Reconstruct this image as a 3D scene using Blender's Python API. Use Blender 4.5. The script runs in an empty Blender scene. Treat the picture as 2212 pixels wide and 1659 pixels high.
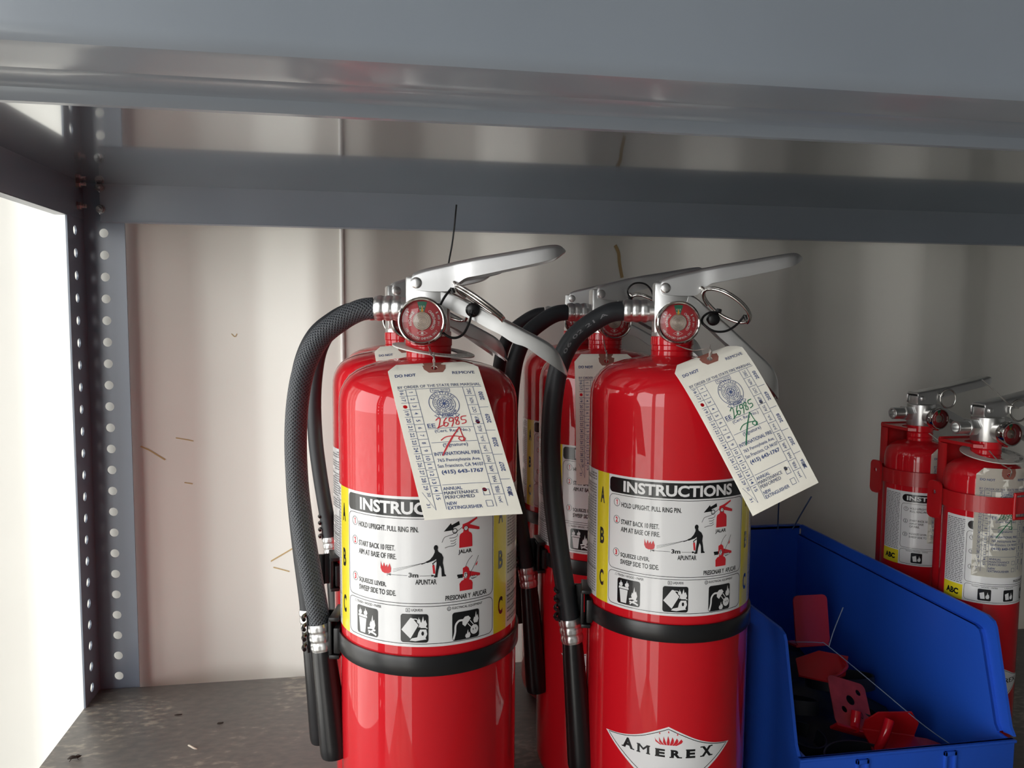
import bpy, bmesh, math, random
from mathutils import Vector, Matrix
from mathutils.geometry import tessellate_polygon
random.seed(7)
SC = bpy.context.scene
COL = SC.collection
pi = math.pi
SZ = 1.04            # height of the lower shelf deck above the container floor

# ------------------------------------------------------------------ camera
YAW, PITCH, ROLL, FPX = math.radians(9.55), math.radians(-4.64), math.radians(0.4), 1700.0
fw = Vector((math.sin(YAW)*math.cos(PITCH), math.cos(YAW)*math.cos(PITCH), math.sin(PITCH)))
rt = Vector((math.cos(YAW), -math.sin(YAW), 0)); up = rt.cross(fw)
rt2 = rt*math.cos(ROLL)+up*math.sin(ROLL); up2 = up*math.cos(ROLL)-rt*math.sin(ROLL)
cd = bpy.data.cameras.new('camera'); cam = bpy.data.objects.new('camera', cd); COL.objects.link(cam)
cd.sensor_fit = 'HORIZONTAL'; cd.sensor_width = 36.0; cd.lens = FPX/2212*36; cd.clip_start = .01
m = Matrix.Identity(4)
for i in range(3):
    m[i][0], m[i][1], m[i][2] = rt2[i], up2[i], -fw[i]
m[2][3] = SZ+.46
cam.matrix_world = m
SC.camera = cam
# ------------------------------------------------------------------ daylight and exposure
W = bpy.data.worlds.new('world'); SC.world = W; W.use_nodes = True
bg = W.node_tree.nodes['Background']; bg.inputs[0].default_value = (.98, .985, .98, 1); bg.inputs[1].default_value = 6.0
SC.view_settings.view_transform = 'Standard'; SC.view_settings.look = 'None'
SC.view_settings.gamma = 1; SC.view_settings.use_curve_mapping = False
SC.view_settings.exposure = -0.20
OX0, OX1, OPY, CEIL = -1.75, -0.92, -1.45, 2.45     # the open end and side doorway, left of and behind the camera
for nm_, w_, lc_, rz_ in (('side_doorway_portal', OX1-OX0, ((OX0+OX1)/2, OPY-.02, 1.15), 0), ('end_doorway_portal', 2.45, (OX0-.02, -.2, 1.15), -pi/2)):
    pl = bpy.data.lights.new(nm_, 'AREA'); pl.shape = 'RECTANGLE'; pl.size = w_; pl.size_y = 2.3; pl.cycles.is_portal = True
    po = bpy.data.objects.new(nm_, pl); COL.objects.link(po); po.location = lc_; po.rotation_euler = (pi/2, 0, rz_)

# ------------------------------------------------------------------ materials
MAT = {}
def mat(name, col, rough=.5, metal=0., coat=0., ior=1.5, var=0., vscale=40., bump=0., bscale=200., crough=.05, cior=1.5, vcol=None, vthr=None):
    M = bpy.data.materials.new(name); M.use_nodes = True; nt = M.node_tree; b = nt.nodes['Principled BSDF']
    b.inputs['Base Color'].default_value = (*col, 1); b.inputs['Roughness'].default_value = rough
    b.inputs['Metallic'].default_value = metal; b.inputs['Coat Weight'].default_value = coat
    b.inputs['Coat Roughness'].default_value = crough; b.inputs['Coat IOR'].default_value = cior; b.inputs['IOR'].default_value = ior
    tc = nt.nodes.new('ShaderNodeTexCoord')
    if var or vcol:
        n = nt.nodes.new('ShaderNodeTexNoise'); n.inputs['Scale'].default_value = vscale; n.inputs['Detail'].default_value = 6
        nt.links.new(tc.outputs['Object'], n.inputs['Vector'])
        r = nt.nodes.new('ShaderNodeValToRGB'); a, c = r.color_ramp.elements
        if vcol:
            a.position, c.position = vthr; a.color = (*col, 1); c.color = (*vcol, 1)
        else:
            a.position, c.position = .3, .7
            a.color = (*[x*(1-var) for x in col], 1); c.color = (*[min(1, x*(1+var)) for x in col], 1)
        nt.links.new(n.outputs[0], r.inputs[0]); nt.links.new(r.outputs[0], b.inputs['Base Color'])
    if bump:
        n2 = nt.nodes.new('ShaderNodeTexNoise'); n2.inputs['Scale'].default_value = bscale; n2.inputs['Detail'].default_value = 3
        nt.links.new(tc.outputs['Object'], n2.inputs['Vector'])
        bp = nt.nodes.new('ShaderNodeBump'); bp.inputs['Strength'].default_value = bump; bp.inputs['Distance'].default_value = .001
        nt.links.new(n2.outputs[0], bp.inputs['Height']); nt.links.new(bp.outputs[0], b.inputs['Normal'])
    MAT[name] = M
    return M
mat('red_paint', (.60, .006, .014), .5, coat=1, crough=.03)
MAT['red_paint'].node_tree.nodes['Principled BSDF'].inputs['Specular IOR Level'].default_value = .1
mat('red_plain', (.50, .008, .012), .35, coat=.3, bump=.1, bscale=300)
mat('red_dusty', (.42, .045, .05), .6, var=.25, vscale=60)
mat('shelf_paint', (.22, .25, .29), .14, coat=1, crough=.05, cior=2.9, metal=.5, ior=2.0)
mat('beam_paint', (.255, .292, .340), .38, coat=.8, crough=.14, var=.04, vscale=9)
mat('post_paint', (.165, .200, .255), .36, coat=.4, crough=.2)
mat('white_wall', (.80, .785, .725), .42, var=.05, vscale=3.0, coat=.15, crough=.3)
mat('grey_wall', (.22, .22, .22), .6)
mat('weld_paint', (.80, .79, .76), .5)
mat('tan_scuff', (.50, .36, .17), .8)
mat('steel', (.74, .74, .74), .36, metal=1, bump=.02, bscale=700)
mat('steel_bright', (.82, .82, .81), .33, metal=1)
mat('chrome', (.62, .60, .57), .12, metal=1)
mat('coil_metal', (.58, .51, .45), .3, metal=.6)
mat('alu', (.78, .78, .77), .33, metal=1)
mat('nut_steel', (.42, .42, .42), .35, metal=1)
mat('black_plastic', (.010, .010, .011), .30)
mat('black_rubber', (.020, .023, .027), .48)
mat('nozzle_black', (.009, .009, .010), .28)
mat('label_white', (.80, .80, .80), .22, coat=.4)
mat('ink_black', (.008, .009, .010), .25, coat=.4)
mat('ink_grey', (.22, .22, .23), .4)
mat('ink_red', (.62, .02, .03), .3)
mat('ink_yellow', (.80, .66, .02), .3, coat=.3)
mat('tag_card', (.84, .81, .72), .7, var=.04, vscale=60)
mat('tag_ink', (.045, .075, .20), .7)
mat('tag_patch', (.27, .10, .075), .7)
mat('pen_red', (.55, .015, .03), .6)
mat('pen_green', (.01, .16, .07), .6)
mat('dial_red', (.52, .012, .022), .5)
mat('dial_white', (.75, .72, .68), .5)
mat('dial_green', (.01, .19, .10), .5)
mat('dial_yellow', (.72, .38, .02), .5)
mat('blue_plastic', (.020, .105, .62), .34, bump=.12, bscale=350)
mat('collar_plastic', (.62, .62, .58), .45)
mat('wire_grey', (.45, .43, .40), .4, metal=.8)
mat('tie_clear', (.55, .56, .58), .4)
mat('tie_blue', (.04, .09, .22), .4)
mat('ground', (.55, .54, .51), .9, var=.15, vscale=1.2)
mat('floor_wood', (.22, .18, .14), .7, var=.3, vscale=4)
mat('debris_dark', (.03, .02, .015), .8)
mat('debris_pale', (.62, .55, .45), .7)

def glass():
    M = bpy.data.materials.new('gauge_glass'); M.use_nodes = True; nt = M.node_tree; nt.nodes.clear()
    o = nt.nodes.new('ShaderNodeOutputMaterial'); mx = nt.nodes.new('ShaderNodeMixShader')
    t = nt.nodes.new('ShaderNodeBsdfTransparent'); g = nt.nodes.new('ShaderNodeBsdfGlossy'); g.inputs['Roughness'].default_value = .03
    f = nt.nodes.new('ShaderNodeFresnel'); f.inputs[0].default_value = 1.5
    nt.links.new(f.outputs[0], mx.inputs[0]); nt.links.new(t.outputs[0], mx.inputs[1]); nt.links.new(g.outputs[0], mx.inputs[2])
    nt.links.new(mx.outputs[0], o.inputs[0]); MAT['gauge_glass'] = M
glass()
def braid():
    M = mat('braided_hose', (.030, .034, .040), .42); nt = M.node_tree; b = nt.nodes['Principled BSDF']
    uv = nt.nodes.new('ShaderNodeUVMap'); sp = nt.nodes.new('ShaderNodeSeparateXYZ'); nt.links.new(uv.outputs[0], sp.inputs[0])
    def mth(op, a, c):
        n = nt.nodes.new('ShaderNodeMath'); n.operation = op
        for i, x in enumerate((a, c)):
            if x is None: continue
            if isinstance(x, (int, float)): n.inputs[i].default_value = x
            else: nt.links.new(x, n.inputs[i])
        return n.outputs[0]
    a = mth('MULTIPLY', sp.outputs[0], 2*pi*17); v = mth('MULTIPLY', sp.outputs[1], 2300.)
    s1 = mth('SINE', mth('ADD', a, v), None); s2 = mth('SINE', mth('SUBTRACT', a, v), None)
    h = mth('MAXIMUM', s1, s2)
    bp = nt.nodes.new('ShaderNodeBump'); bp.inputs['Strength'].default_value = .4; bp.inputs['Distance'].default_value = .0008
    nt.links.new(h, bp.inputs['Height']); nt.links.new(bp.outputs[0], b.inputs['Normal'])
    r = nt.nodes.new('ShaderNodeValToRGB'); e0, e1 = r.color_ramp.elements; e0.color = (.022, .025, .030, 1); e1.color = (.085, .094, .108, 1); e0.position = .1
    nt.links.new(h, r.inputs[0]); nt.links.new(r.outputs[0], b.inputs['Base Color'])
braid()
def deck():
    M = mat('worn_deck', (.085, .078, .072), .5, coat=.15, crough=.35); nt = M.node_tree; b = nt.nodes['Principled BSDF']
    tc = nt.nodes.new('ShaderNodeTexCoord')
    mp = nt.nodes.new('ShaderNodeMapping'); mp.inputs['Scale'].default_value = (1, 2.0, 1); mp.inputs['Rotation'].default_value = (0, 0, .35)
    nt.links.new(tc.outputs['Object'], mp.inputs[0])
    n = nt.nodes.new('ShaderNodeTexNoise'); n.inputs['Scale'].default_value = 75; n.inputs['Detail'].default_value = 4; nt.links.new(mp.outputs[0], n.inputs['Vector'])
    n2 = nt.nodes.new('ShaderNodeTexNoise'); n2.inputs['Scale'].default_value = 7; nt.links.new(tc.outputs['Object'], n2.inputs['Vector'])
    mu = nt.nodes.new('ShaderNodeMath'); mu.operation = 'MULTIPLY'; nt.links.new(n.outputs[0], mu.inputs[0]); nt.links.new(n2.outputs[0], mu.inputs[1])
    r = nt.nodes.new('ShaderNodeValToRGB'); cr = r.color_ramp; cr.elements[0].position = .16; cr.elements[0].color = (.105, .098, .092, 1)
    cr.elements[1].position = .40; cr.elements[1].color = (.30, .265, .215, 1)
    e = cr.elements.new(.31); e.color = (.15, .135, .12, 1)
    nt.links.new(mu.outputs[0], r.inputs[0]); nt.links.new(r.outputs[0], b.inputs['Base Color'])
    bp = nt.nodes.new('ShaderNodeBump'); bp.inputs['Strength'].default_value = .25; bp.inputs['Distance'].default_value = .001
    nt.links.new(n.outputs[0], bp.inputs['Height']); nt.links.new(bp.outputs[0], b.inputs['Normal'])
deck()

# ------------------------------------------------------------------ geometry helpers (lengths in millimetres)
def cr(pts, n=8, closed=False):
    P = [Vector(p) for p in pts]; N = len(P); out = []
    rng = range(N if closed else N-1)
    for i in rng:
        if closed: a, b, c, d = P[(i-1) % N], P[i], P[(i+1) % N], P[(i+2) % N]
        else: a, b, c, d = P[max(i-1, 0)], P[i], P[i+1], P[min(i+2, N-1)]
        for k in range(n):
            t = k/n
            out.append(.5*((2*b)+(c-a)*t+(2*a-5*b+4*c-d)*t*t+(3*b-a-3*c+d)*t**3))
    if not closed: out.append(P[-1])
    return out
class G:
    def __init__(s): s.v = []; s.f = []; s.uv = {}
    def add(s, v, f):
        o = len(s.v); s.v += [tuple(x) for x in v]; s.f += [tuple(i+o for i in q) for q in f]; return s
    def lathe(s, prof, seg=64, ax='z', o=(0, 0, 0), a0=0., a1=2*pi):
        full = abs(a1-a0-2*pi) < 1e-6; n = seg if full else seg+1; v = []; f = []
        for r, h in prof:
            for k in range(n):
                a = a0+(a1-a0)*k/seg; c, d = r*math.cos(a), r*math.sin(a)
                p = (c, d, h) if ax == 'z' else ((h, c, d) if ax == 'x' else (c, h, d))
                v.append((p[0]+o[0], p[1]+o[1], p[2]+o[2]))
        for i in range(len(prof)-1):
            for k in range(seg):
                k2 = (k+1) % n
                f.append((i*n+k, i*n+k2, (i+1)*n+k2, (i+1)*n+k))
        return s.add(v, f)
    def box(s, x0, x1, y0, y1, z0, z1, bev=0., seg=2, M=None):
        bm = bmesh.new(); bmesh.ops.create_cube(bm, size=1)
        for w in bm.verts: w.co = Vector(((x0+x1)/2+w.co.x*(x1-x0), (y0+y1)/2+w.co.y*(y1-y0), (z0+z1)/2+w.co.z*(z1-z0)))
        if bev: bmesh.ops.bevel(bm, geom=bm.edges[:], offset=bev, segments=seg, affect='EDGES', profile=.5)
        return s.bm(bm, M)
    def bm(s, bm, M=None):
        bm.verts.index_update()
        s.add([(M @ w.co if M else w.co) for w in bm.verts], [[w.index for w in q.verts] for q in bm.faces]); bm.free(); return s
    def tube(s, pts, r, seg=12, closed=False, cap=True):
        P = [Vector(p) for p in pts]; N = len(P); R = r if isinstance(r, (list, tuple)) else [r]*N
        o = len(s.v); v = []; f = []; T = []
        for i in range(N):
            a = P[(i-1) % N] if (closed or i) else P[i]; b = P[(i+1) % N] if (closed or i < N-1) else P[i]
            T.append((b-a).normalized())
        nrm = T[0].orthogonal().normalized(); L = 0.; fo = len(s.f)
        for i in range(N):
            nrm = (nrm-T[i]*nrm.dot(T[i])).normalized(); bn = T[i].cross(nrm)
            if i: L += (P[i]-P[i-1]).length
            for k in range(seg):
                a = 2*pi*k/seg; v.append(P[i]+(nrm*math.cos(a)+bn*math.sin(a))*R[i]); s.uv[o+i*seg+k] = (k/seg, L*.001)
        for i in range(N if closed else N-1):
            j = (i+1) % N
            for k in range(seg):
                k2 = (k+1) % seg; f.append((i*seg+k, i*seg+k2, j*seg+k2, j*seg+k))
        if cap and not closed:
            f.append(tuple(range(seg-1, -1, -1))); f.append(tuple((N-1)*seg+k for k in range(seg)))
        return s.add(v, f)
    def prism(s, poly, z0, z1, holes=(), M=None, bev=0):
        """flat outline (x,y) with holes, extruded z0..z1, then placed by M"""
        v, f = fill2d(poly, holes); bm = bmesh.new(); vs = [bm.verts.new((p[0], p[1], z0)) for p in v]
        for q in f:
            try: bm.faces.new([vs[i] for i in q])
            except ValueError: pass
        bmesh.ops.remove_doubles(bm, verts=bm.verts[:], dist=1e-5)
        r = bmesh.ops.extrude_face_region(bm, geom=bm.faces[:])
        for w in [e for e in r['geom'] if isinstance(e, bmesh.types.BMVert)]: w.co.z = z1
        bmesh.ops.recalc_face_normals(bm, faces=bm.faces[:])
        return s.bm(bm, M)
    def loft(s, rings, solid=0.):
        n = len(rings[0]); bm = bmesh.new(); vs = [[bm.verts.new(p) for p in r] for r in rings]
        for i in range(len(rings)-1):
            for k in range(n-1): bm.faces.new((vs[i][k], vs[i][k+1], vs[i+1][k+1], vs[i+1][k]))
        bmesh.ops.recalc_face_normals(bm, faces=bm.faces[:])
        if solid: bmesh.ops.solidify(bm, geom=bm.faces[:], thickness=solid)
        return s.bm(bm)
    def mesh(s, name, mt, ang=38, sc=.001):
        me = bpy.data.meshes.new(name); me.from_pydata([(a*sc, b*sc, c*sc) for a, b, c in s.v], [], s.f)
        if s.uv:
            L = me.uv_layers.new(name='UVMap')
            for p in me.polygons:
                us = [s.uv.get(i, (0, 0))[0] for i in p.vertices]; wrap = max(us)-min(us) > .5
                for li, vi in zip(p.loop_indices, p.vertices):
                    u, w = s.uv.get(vi, (0, 0)); L.data[li].uv = (u+1 if wrap and u < .5 else u, w)
        me.materials.append(MAT[mt]); fin(me, ang); return me
def fin(me, ang=38):
    bm = bmesh.new(); bm.from_mesh(me); bmesh.ops.recalc_face_normals(bm, faces=bm.faces[:]); bm.to_mesh(me); bm.free()
    me.polygons.foreach_set('use_smooth', [True]*len(me.polygons)); me.set_sharp_from_angle(angle=math.radians(ang)); me.update()
def tmp_mesh(curve):
    o = bpy.data.objects.new('tmp', curve); COL.objects.link(o); bpy.context.view_layer.update()
    dg = bpy.context.evaluated_depsgraph_get(); me = bpy.data.meshes.new_from_object(o.evaluated_get(dg))
    v = [tuple(w.co) for w in me.vertices]; f = [tuple(p.vertices) for p in me.polygons]
    bpy.data.objects.remove(o); bpy.data.meshes.remove(me); bpy.data.curves.remove(curve); return v, f
def fill2d(outer, holes=()):
    if not holes:
        tri = tessellate_polygon([[Vector((p[0], p[1], 0)) for p in outer]]); return [(p[0], p[1], 0) for p in outer], [tuple(t) for t in tri]
    tri = tessellate_polygon([[Vector((p[0], p[1], 0)) for p in outer]]+[[Vector((p[0], p[1], 0)) for p in h] for h in holes])
    allp = [p for L in [outer, *holes] for p in L]
    return [(p[0], p[1], 0) for p in allp], [tuple(t) for t in tri]
TX = {}
def text2d(s, bold=0.):
    k = (s, bold)
    if k not in TX:
        c = bpy.data.curves.new('t', 'FONT'); c.body = s; c.resolution_u = 3; c.offset = bold
        TX[k] = tmp_mesh(c)
    return TX[k]
def circ(cx, cy, r, n=20, ry=None): return [(cx+r*math.cos(2*pi*k/n), cy+(ry or r)*math.sin(2*pi*k/n)) for k in range(n)]
def rrect(x0, x1, y0, y1, r, n=5):
    P = []
    for cx, cy, a in ((x1-r, y1-r, 0), (x0+r, y1-r, pi/2), (x0+r, y0+r, pi), (x1-r, y0+r, 1.5*pi)):
        for k in range(n+1): P.append((cx+r*math.cos(a+pi/2*k/n), cy+r*math.sin(a+pi/2*k/n)))
    return P
class Ink:
    """flat print: u to the right, v down, in millimetres"""
    def __init__(s): s.v = []; s.f = []
    def add(s, v, f):
        o = len(s.v); s.v += [(p[0], p[1]) for p in v]; s.f += [tuple(i+o for i in q) for q in f]
    def poly(s, P, holes=()): s.add(*fill2d(P, holes))
    def rect(s, a, b, c, d): s.poly([(a, c), (b, c), (b, d), (a, d)])
    def rr(s, a, b, c, d, r): s.poly(rrect(a, b, c, d, r))
    def frame(s, a, b, c, d, r, w): s.line(rrect(a, b, c, d, r), w, True)
    def disc(s, x, y, r, n=20, ry=None): s.poly(circ(x, y, r, n, ry))
    def ring(s, x, y, r0, r1, n=28):
        A, B = circ(x, y, r0, n), circ(x, y, r1, n); s.add(A+B, [(k, (k+1) % n, n+(k+1) % n, n+k) for k in range(n)])
    def line(s, P, w, closed=False):
        P = [Vector((p[0], p[1])) for p in P]; N = len(P); L = []; R = []
        for i in range(N):
            a = P[(i-1) % N] if (closed or i) else P[i]; b = P[(i+1) % N] if (closed or i < N-1) else P[i]
            t = (b-a).normalized() if (b-a).length > 1e-9 else Vector((1, 0)); n = Vector((-t.y, t.x))*w/2
            L.append(P[i]+n); R.append(P[i]-n)
        M = N if closed else N-1
        s.add(L+R, [(i, (i+1) % N, N+(i+1) % N, N+i) for i in range(M)])
    def curve(s, P, w, n=6): s.line([(p.x, p.y) for p in cr([(a, b, 0) for a, b in P], n)], w)
    def text(s, st, u0, u1, v0, v1, bold=0., rot=0.):
        """glyph box fitted to u0..u1 x v0..v1; rot 90 reads downwards, -90 upwards"""
        if st == '1':          # a bar with a flag
            cu, cv = (u0+u1)/2, (v0+v1)/2; h_ = (v1-v0 if rot == 0 else u1-u0)/2; c, d = math.cos(math.radians(rot)), math.sin(math.radians(rot))
            for P_ in ([(-.04, -1), (.26, -1), (.26, 1), (-.04, 1)], [(-.42, -.62), (-.04, -1), (.1, -1), (.1, -.72), (-.3, -.36)]):
                s.poly([(cu+h_*(x*c-y*d), cv+h_*(x*d+y*c)) for x, y in P_])
            return
        if 'M' in st and bold > .003:          # the outline offset breaks the M, so thicken by overprinting
            e_ = bold*(v1-v0 if rot == 0 else u1-u0)*1.1
            for q in (-e_, 0, e_): s.text(st, u0+(q if rot == 0 else 0), u1+(q if rot == 0 else 0), v0+(0 if rot == 0 else q), v1+(0 if rot == 0 else q), 0., rot)
            return
        V, F = text2d(st, bold); xs = [p[0] for p in V]; ys = [p[1] for p in V]
        ax, bx, ay, by = min(xs), max(xs), min(ys), max(ys); cu, cv = (u0+u1)/2, (v0+v1)/2
        wu, hv = (u1-u0, v1-v0) if rot == 0 else (v1-v0, u1-u0); a = math.radians(rot); c, d = math.cos(a), math.sin(a); out = []
        for x, y, _ in V:
            p = ((x-ax)/(bx-ax)-.5)*wu; q = -((y-ay)/(by-ay)-.5)*hv
            out.append((cu+p*c-q*d, cv+p*d+q*c))
        s.add(out, F)
    def arc(s, st, cx, cy, r, a0, a1, h, bold=0., inside=False):
        """characters along a circle, angles clockwise from the top in degrees; inside = letters stand towards the centre"""
        n = len(st)
        for i, ch in enumerate(st):
            if ch == ' ': continue
            a = math.radians(a0+(a1-a0)*(i+.5)/n); V, F = text2d(ch, 0 if ch == 'M' else bold)
            xs = [p[0] for p in V]; ax, bx = min(xs), max(xs); k = h/.72; out = []
            for x, y, _ in V:
                p = (x-(ax+bx)/2)*k; q = y*k-h/2
                if inside: p, q = -p, -q
                rr = r+q; aa = a+p/r; out.append((cx+rr*math.sin(aa), cy-rr*math.cos(aa)))
            s.add(out, F)
    def sub(s, test):
        k = Ink(); k.v = s.v; k.f = []
        for q in s.f:
            if test(sum(s.v[i][0] for i in q)/len(q), sum(s.v[i][1] for i in q)/len(q)): k.f.append(q)
        use = sorted({i for q in k.f for i in q}); ix = {a: b for b, a in enumerate(use)}
        k.v = [s.v[i] for i in use]; k.f = [tuple(ix[i] for i in q) for q in k.f]; return k
    def build(s, name, mt, fn, off, su=0, sv=0, solid=0.):
        bm = bmesh.new(); vs = [bm.verts.new((p[0], p[1], 0)) for p in s.v]
        for q in s.f:
            try: bm.faces.new([vs[i] for i in q])
            except ValueError: pass
        for st, ax in ((su, 0), (sv, 1)):
            if not st or not s.v: continue
            lo, hi = min(p[ax] for p in s.v), max(p[ax] for p in s.v); k = math.ceil(lo/st)
            while k*st < hi:
                co = [0, 0, 0]; no = [0, 0, 0]; co[ax] = k*st; no[ax] = 1
                bmesh.ops.bisect_plane(bm, geom=bm.verts[:]+bm.edges[:]+bm.faces[:], plane_co=co, plane_no=no, dist=1e-5); k += 1
        for w in bm.verts: w.co = Vector(fn(w.co.x, w.co.y, off))*.001
        if solid: bmesh.ops.solidify(bm, geom=bm.faces[:], thickness=solid*.001)
        me = bpy.data.meshes.new(name); bm.to_mesh(me); bm.free(); me.materials.append(MAT[mt])
        me.polygons.foreach_set('use_smooth', [True]*len(me.polygons)); me.set_sharp_from_angle(angle=.6); me.update(); return me
def ob(name, me, parent=None, loc=None, rot=None, label=None):
    o = bpy.data.objects.new(name, me); COL.objects.link(o)
    if parent: o.parent = parent
    if loc: o.location = loc
    if rot: o.rotation_euler = rot
    if label: o['label'] = label
    return o
def tag(o, label, cat, group=None):
    o['label'] = label; o['category'] = cat
    if group: o['group'] = group
    return o
def struct(o): o['kind'] = 'structure'; return o
def thing(name, label, cat, loc, rz=0., group=None):
    o = ob(name, None, None, loc, (0, 0, rz)); o.empty_display_size = .05; return tag(o, label, cat, group)

# ------------------------------------------------------------------ the container
XL, XR, YB = OX0, 3.2, 1.035
g = G(); prof = []; per = .2855; x = -.0104-per*6
def corner(a, b, c, r=.012):        # a rounded bend at b
    a, b, c = Vector(a), Vector(b), Vector(c); p = b+(a-b).normalized()*r; q = b+(c-b).normalized()*r
    return [tuple(p), tuple(.25*p+.5*b+.25*q), tuple(q)]
raw = []
while x < XR+.3:
    raw += [(x, YB), (x+.068, YB+.036), (x+.068+.076, YB+.036), (x+.068+.076+.067, YB)]; x += per
for i in range(1, len(raw)-1): prof += corner(raw[i-1], raw[i], raw[i+1])
n = len(prof); g.add([(a, b, 0) for a, b in prof]+[(a, b, CEIL) for a, b in prof], [(i, i+1, n+i+1, n+i) for i in range(n-1)])
wall = struct(ob('wall_back', g.mesh('wall_back', 'white_wall', 50, 1)))
wall['label'] = 'white painted corrugated steel wall behind the shelving'
def wallbox(name, *a, mt='white_wall'):
    return struct(ob(name, G().box(*a).mesh(name, mt, 30, 1)))
wallbox('wall_front', OX1, XR, OPY-.05, OPY, 0, CEIL, mt='grey_wall')
wallbox('wall_right', XR, XR+.05, OPY-.05, YB+.04, 0, CEIL, mt='grey_wall')
wallbox('added_pillar_1', OX0-.02, OX0+.15, OPY-.05, OPY+.10, 0, CEIL, mt='grey_wall')  # unseen corner pillar, added to cut a dark stripe into the cylinder highlights
wallbox('floor', XL, XR, OPY, YB+.04, -.05, 0, mt='floor_wood')
wallbox('ceiling', XL-.05, XR+.05, OPY-.05, YB+.04, CEIL, CEIL+.05, mt='grey_wall')
wallbox('ground', -30, 30, -40, 40, -.15, -.10, mt='ground')
# weld seam and scuffs on the wall
g = G(); g.tube([(-.0470, 1.033, z*.05+SZ-.5) for z in range(0, 30)], .0026, 8)
ob('weld_seam', g.mesh('weld_seam', 'weld_paint', 40, 1), wall)
def scuff(pts, w):
    i = Ink(); i.curve(pts, w, 5)
    return i
def ywall(xx):
    t = (xx+.0104) % per
    if t < .068: return YB+.036*t/.068
    if t < .144: return YB+.036
    if t < .211: return YB+.036*(1-(t-.144)/.067)
    return YB
def wmap(u, v, off): return (u, ywall(u*.001)*1000-off, v)
for pts, w in (([(-295, -160), (-286, -166), (-278, -173), (-270, -180)], 1.7), ([(-258, -153), (-248, -156), (-239, -159)], 1.3),
               ([(-148, -325), (-135, -316), (-122, -307), (-109, -298)], 1.7), ([(-142, -331), (-131, -332.4), (-120, -334)], 1.6),
               ([(-250, -212), (-241, -215)], 1.3), ([(321, 104), (327, 94), (329, 80), (334, 60)], 5.5), ([(-190, -20), (-186, -24), (-183, -20)], 1.0)):
    ob('scuff_mark', scuff(pts, w).build('scuff_mark', 'tan_scuff', wmap, .6, 4), wall, (0, 0, SZ+.46))

# ------------------------------------------------------------------ steel shelving unit (origin: deck height, world X and Y)
rack = thing('shelving_unit', 'grey painted steel shelving unit with perforated angle posts', 'shelving', (0, 0, SZ))
X0, X1, Y0, Y1 = -347., 1480., 360., 1017.
H = 460.
ZB, ZU = H+113., H+158.
def plate_holes(w, z0, z1, hx, hz, r=5.4, n=16):
    """strip of width w with one column of round holes; returns verts (x,z) and faces"""
    g2 = G(); sp = hz[1]-hz[0]; v = []; f = []
    def q(a, b, c, d): o = len(v); v.extend([(a, c), (b, c), (b, d), (a, d)]); f.append((o, o+1, o+2, o+3))
    hw = sp/2
    if hx-hw > 0: q(0, hx-hw, z0, z1)
    if hx+hw < w: q(hx+hw, w, z0, z1)
    a, b = max(0, hx-hw), min(w, hx+hw)
    zs = [h for h in hz if z0+hw < h < z1-hw]
    q(a, b, z0, zs[0]-hw); q(a, b, zs[-1]+hw, z1)
    for h in zs:
        o = len(v)
        for k in range(n): v.append((hx+r*math.cos(2*pi*k/n), h+r*math.sin(2*pi*k/n)))
        for k in range(n):
            c, s_ = math.cos(2*pi*k/n), math.sin(2*pi*k/n); e = max(abs(c), abs(s_))
            px, pz = hx+c/e*hw, h+s_/e*hw; v.append((min(max(px, a), b), pz))
        for k in range(n): f.append((o+k, o+(k+1) % n, o+n+(k+1) % n, o+n+k))
    return v, f
def post_mesh(name, sx, sy):
    """angle post, corner at the origin, flanges towards sx*X and sy*Y"""
    z0, z1 = -SZ*1000, 900.; hz = sorted(99.8+H-25.95*k for k in range(-12, 52))
    g2 = G(); T = 2.0
    for ax, w in ((0, 47.6), (1, 52.)):
        v, f = plate_holes(w, z0, z1, 23.8 if ax == 0 else 29.5, hz); n = len(v); ed = {}
        pt = (lambda p, d: (sx*p[0], sy*d, p[1])) if ax == 0 else (lambda p, d: (sx*d, sy*p[0], p[1]))
        for q in f:
            for i in range(len(q)):
                e = (q[i], q[(i+1) % len(q)]); kk = tuple(sorted((tuple(round(c, 3) for c in v[e[0]]), tuple(round(c, 3) for c in v[e[1]])))); ed.setdefault(kk, []).append(e)
        walls = [(e[0][0], e[0][1], n+e[0][1], n+e[0][0]) for kk, e in ed.items() if len(e) == 1 and (math.hypot(kk[0][0]-kk[1][0], kk[0][1]-kk[1][1]) < 2.5 or (kk[0][0] == kk[1][0] and kk[0][0] in (0, w)))]
        g2.add([pt(p, 0) for p in v]+[pt(p, T) for p in v], f+[tuple(n+i for i in reversed(q)) for q in f]+walls)
    return g2.mesh(name, 'post_paint', 30)
pm = post_mesh('post', 1, -1); pf = post_mesh('post', 1, 1)
ob('post', pm, rack, (X0*.001, Y1*.001, 0)); ob('post', pf, rack, (X0*.001, (Y0-2)*.001, 0))
ob('post', post_mesh('post', -1, -1), rack, (X1*.001, Y1*.001, 0))
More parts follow.
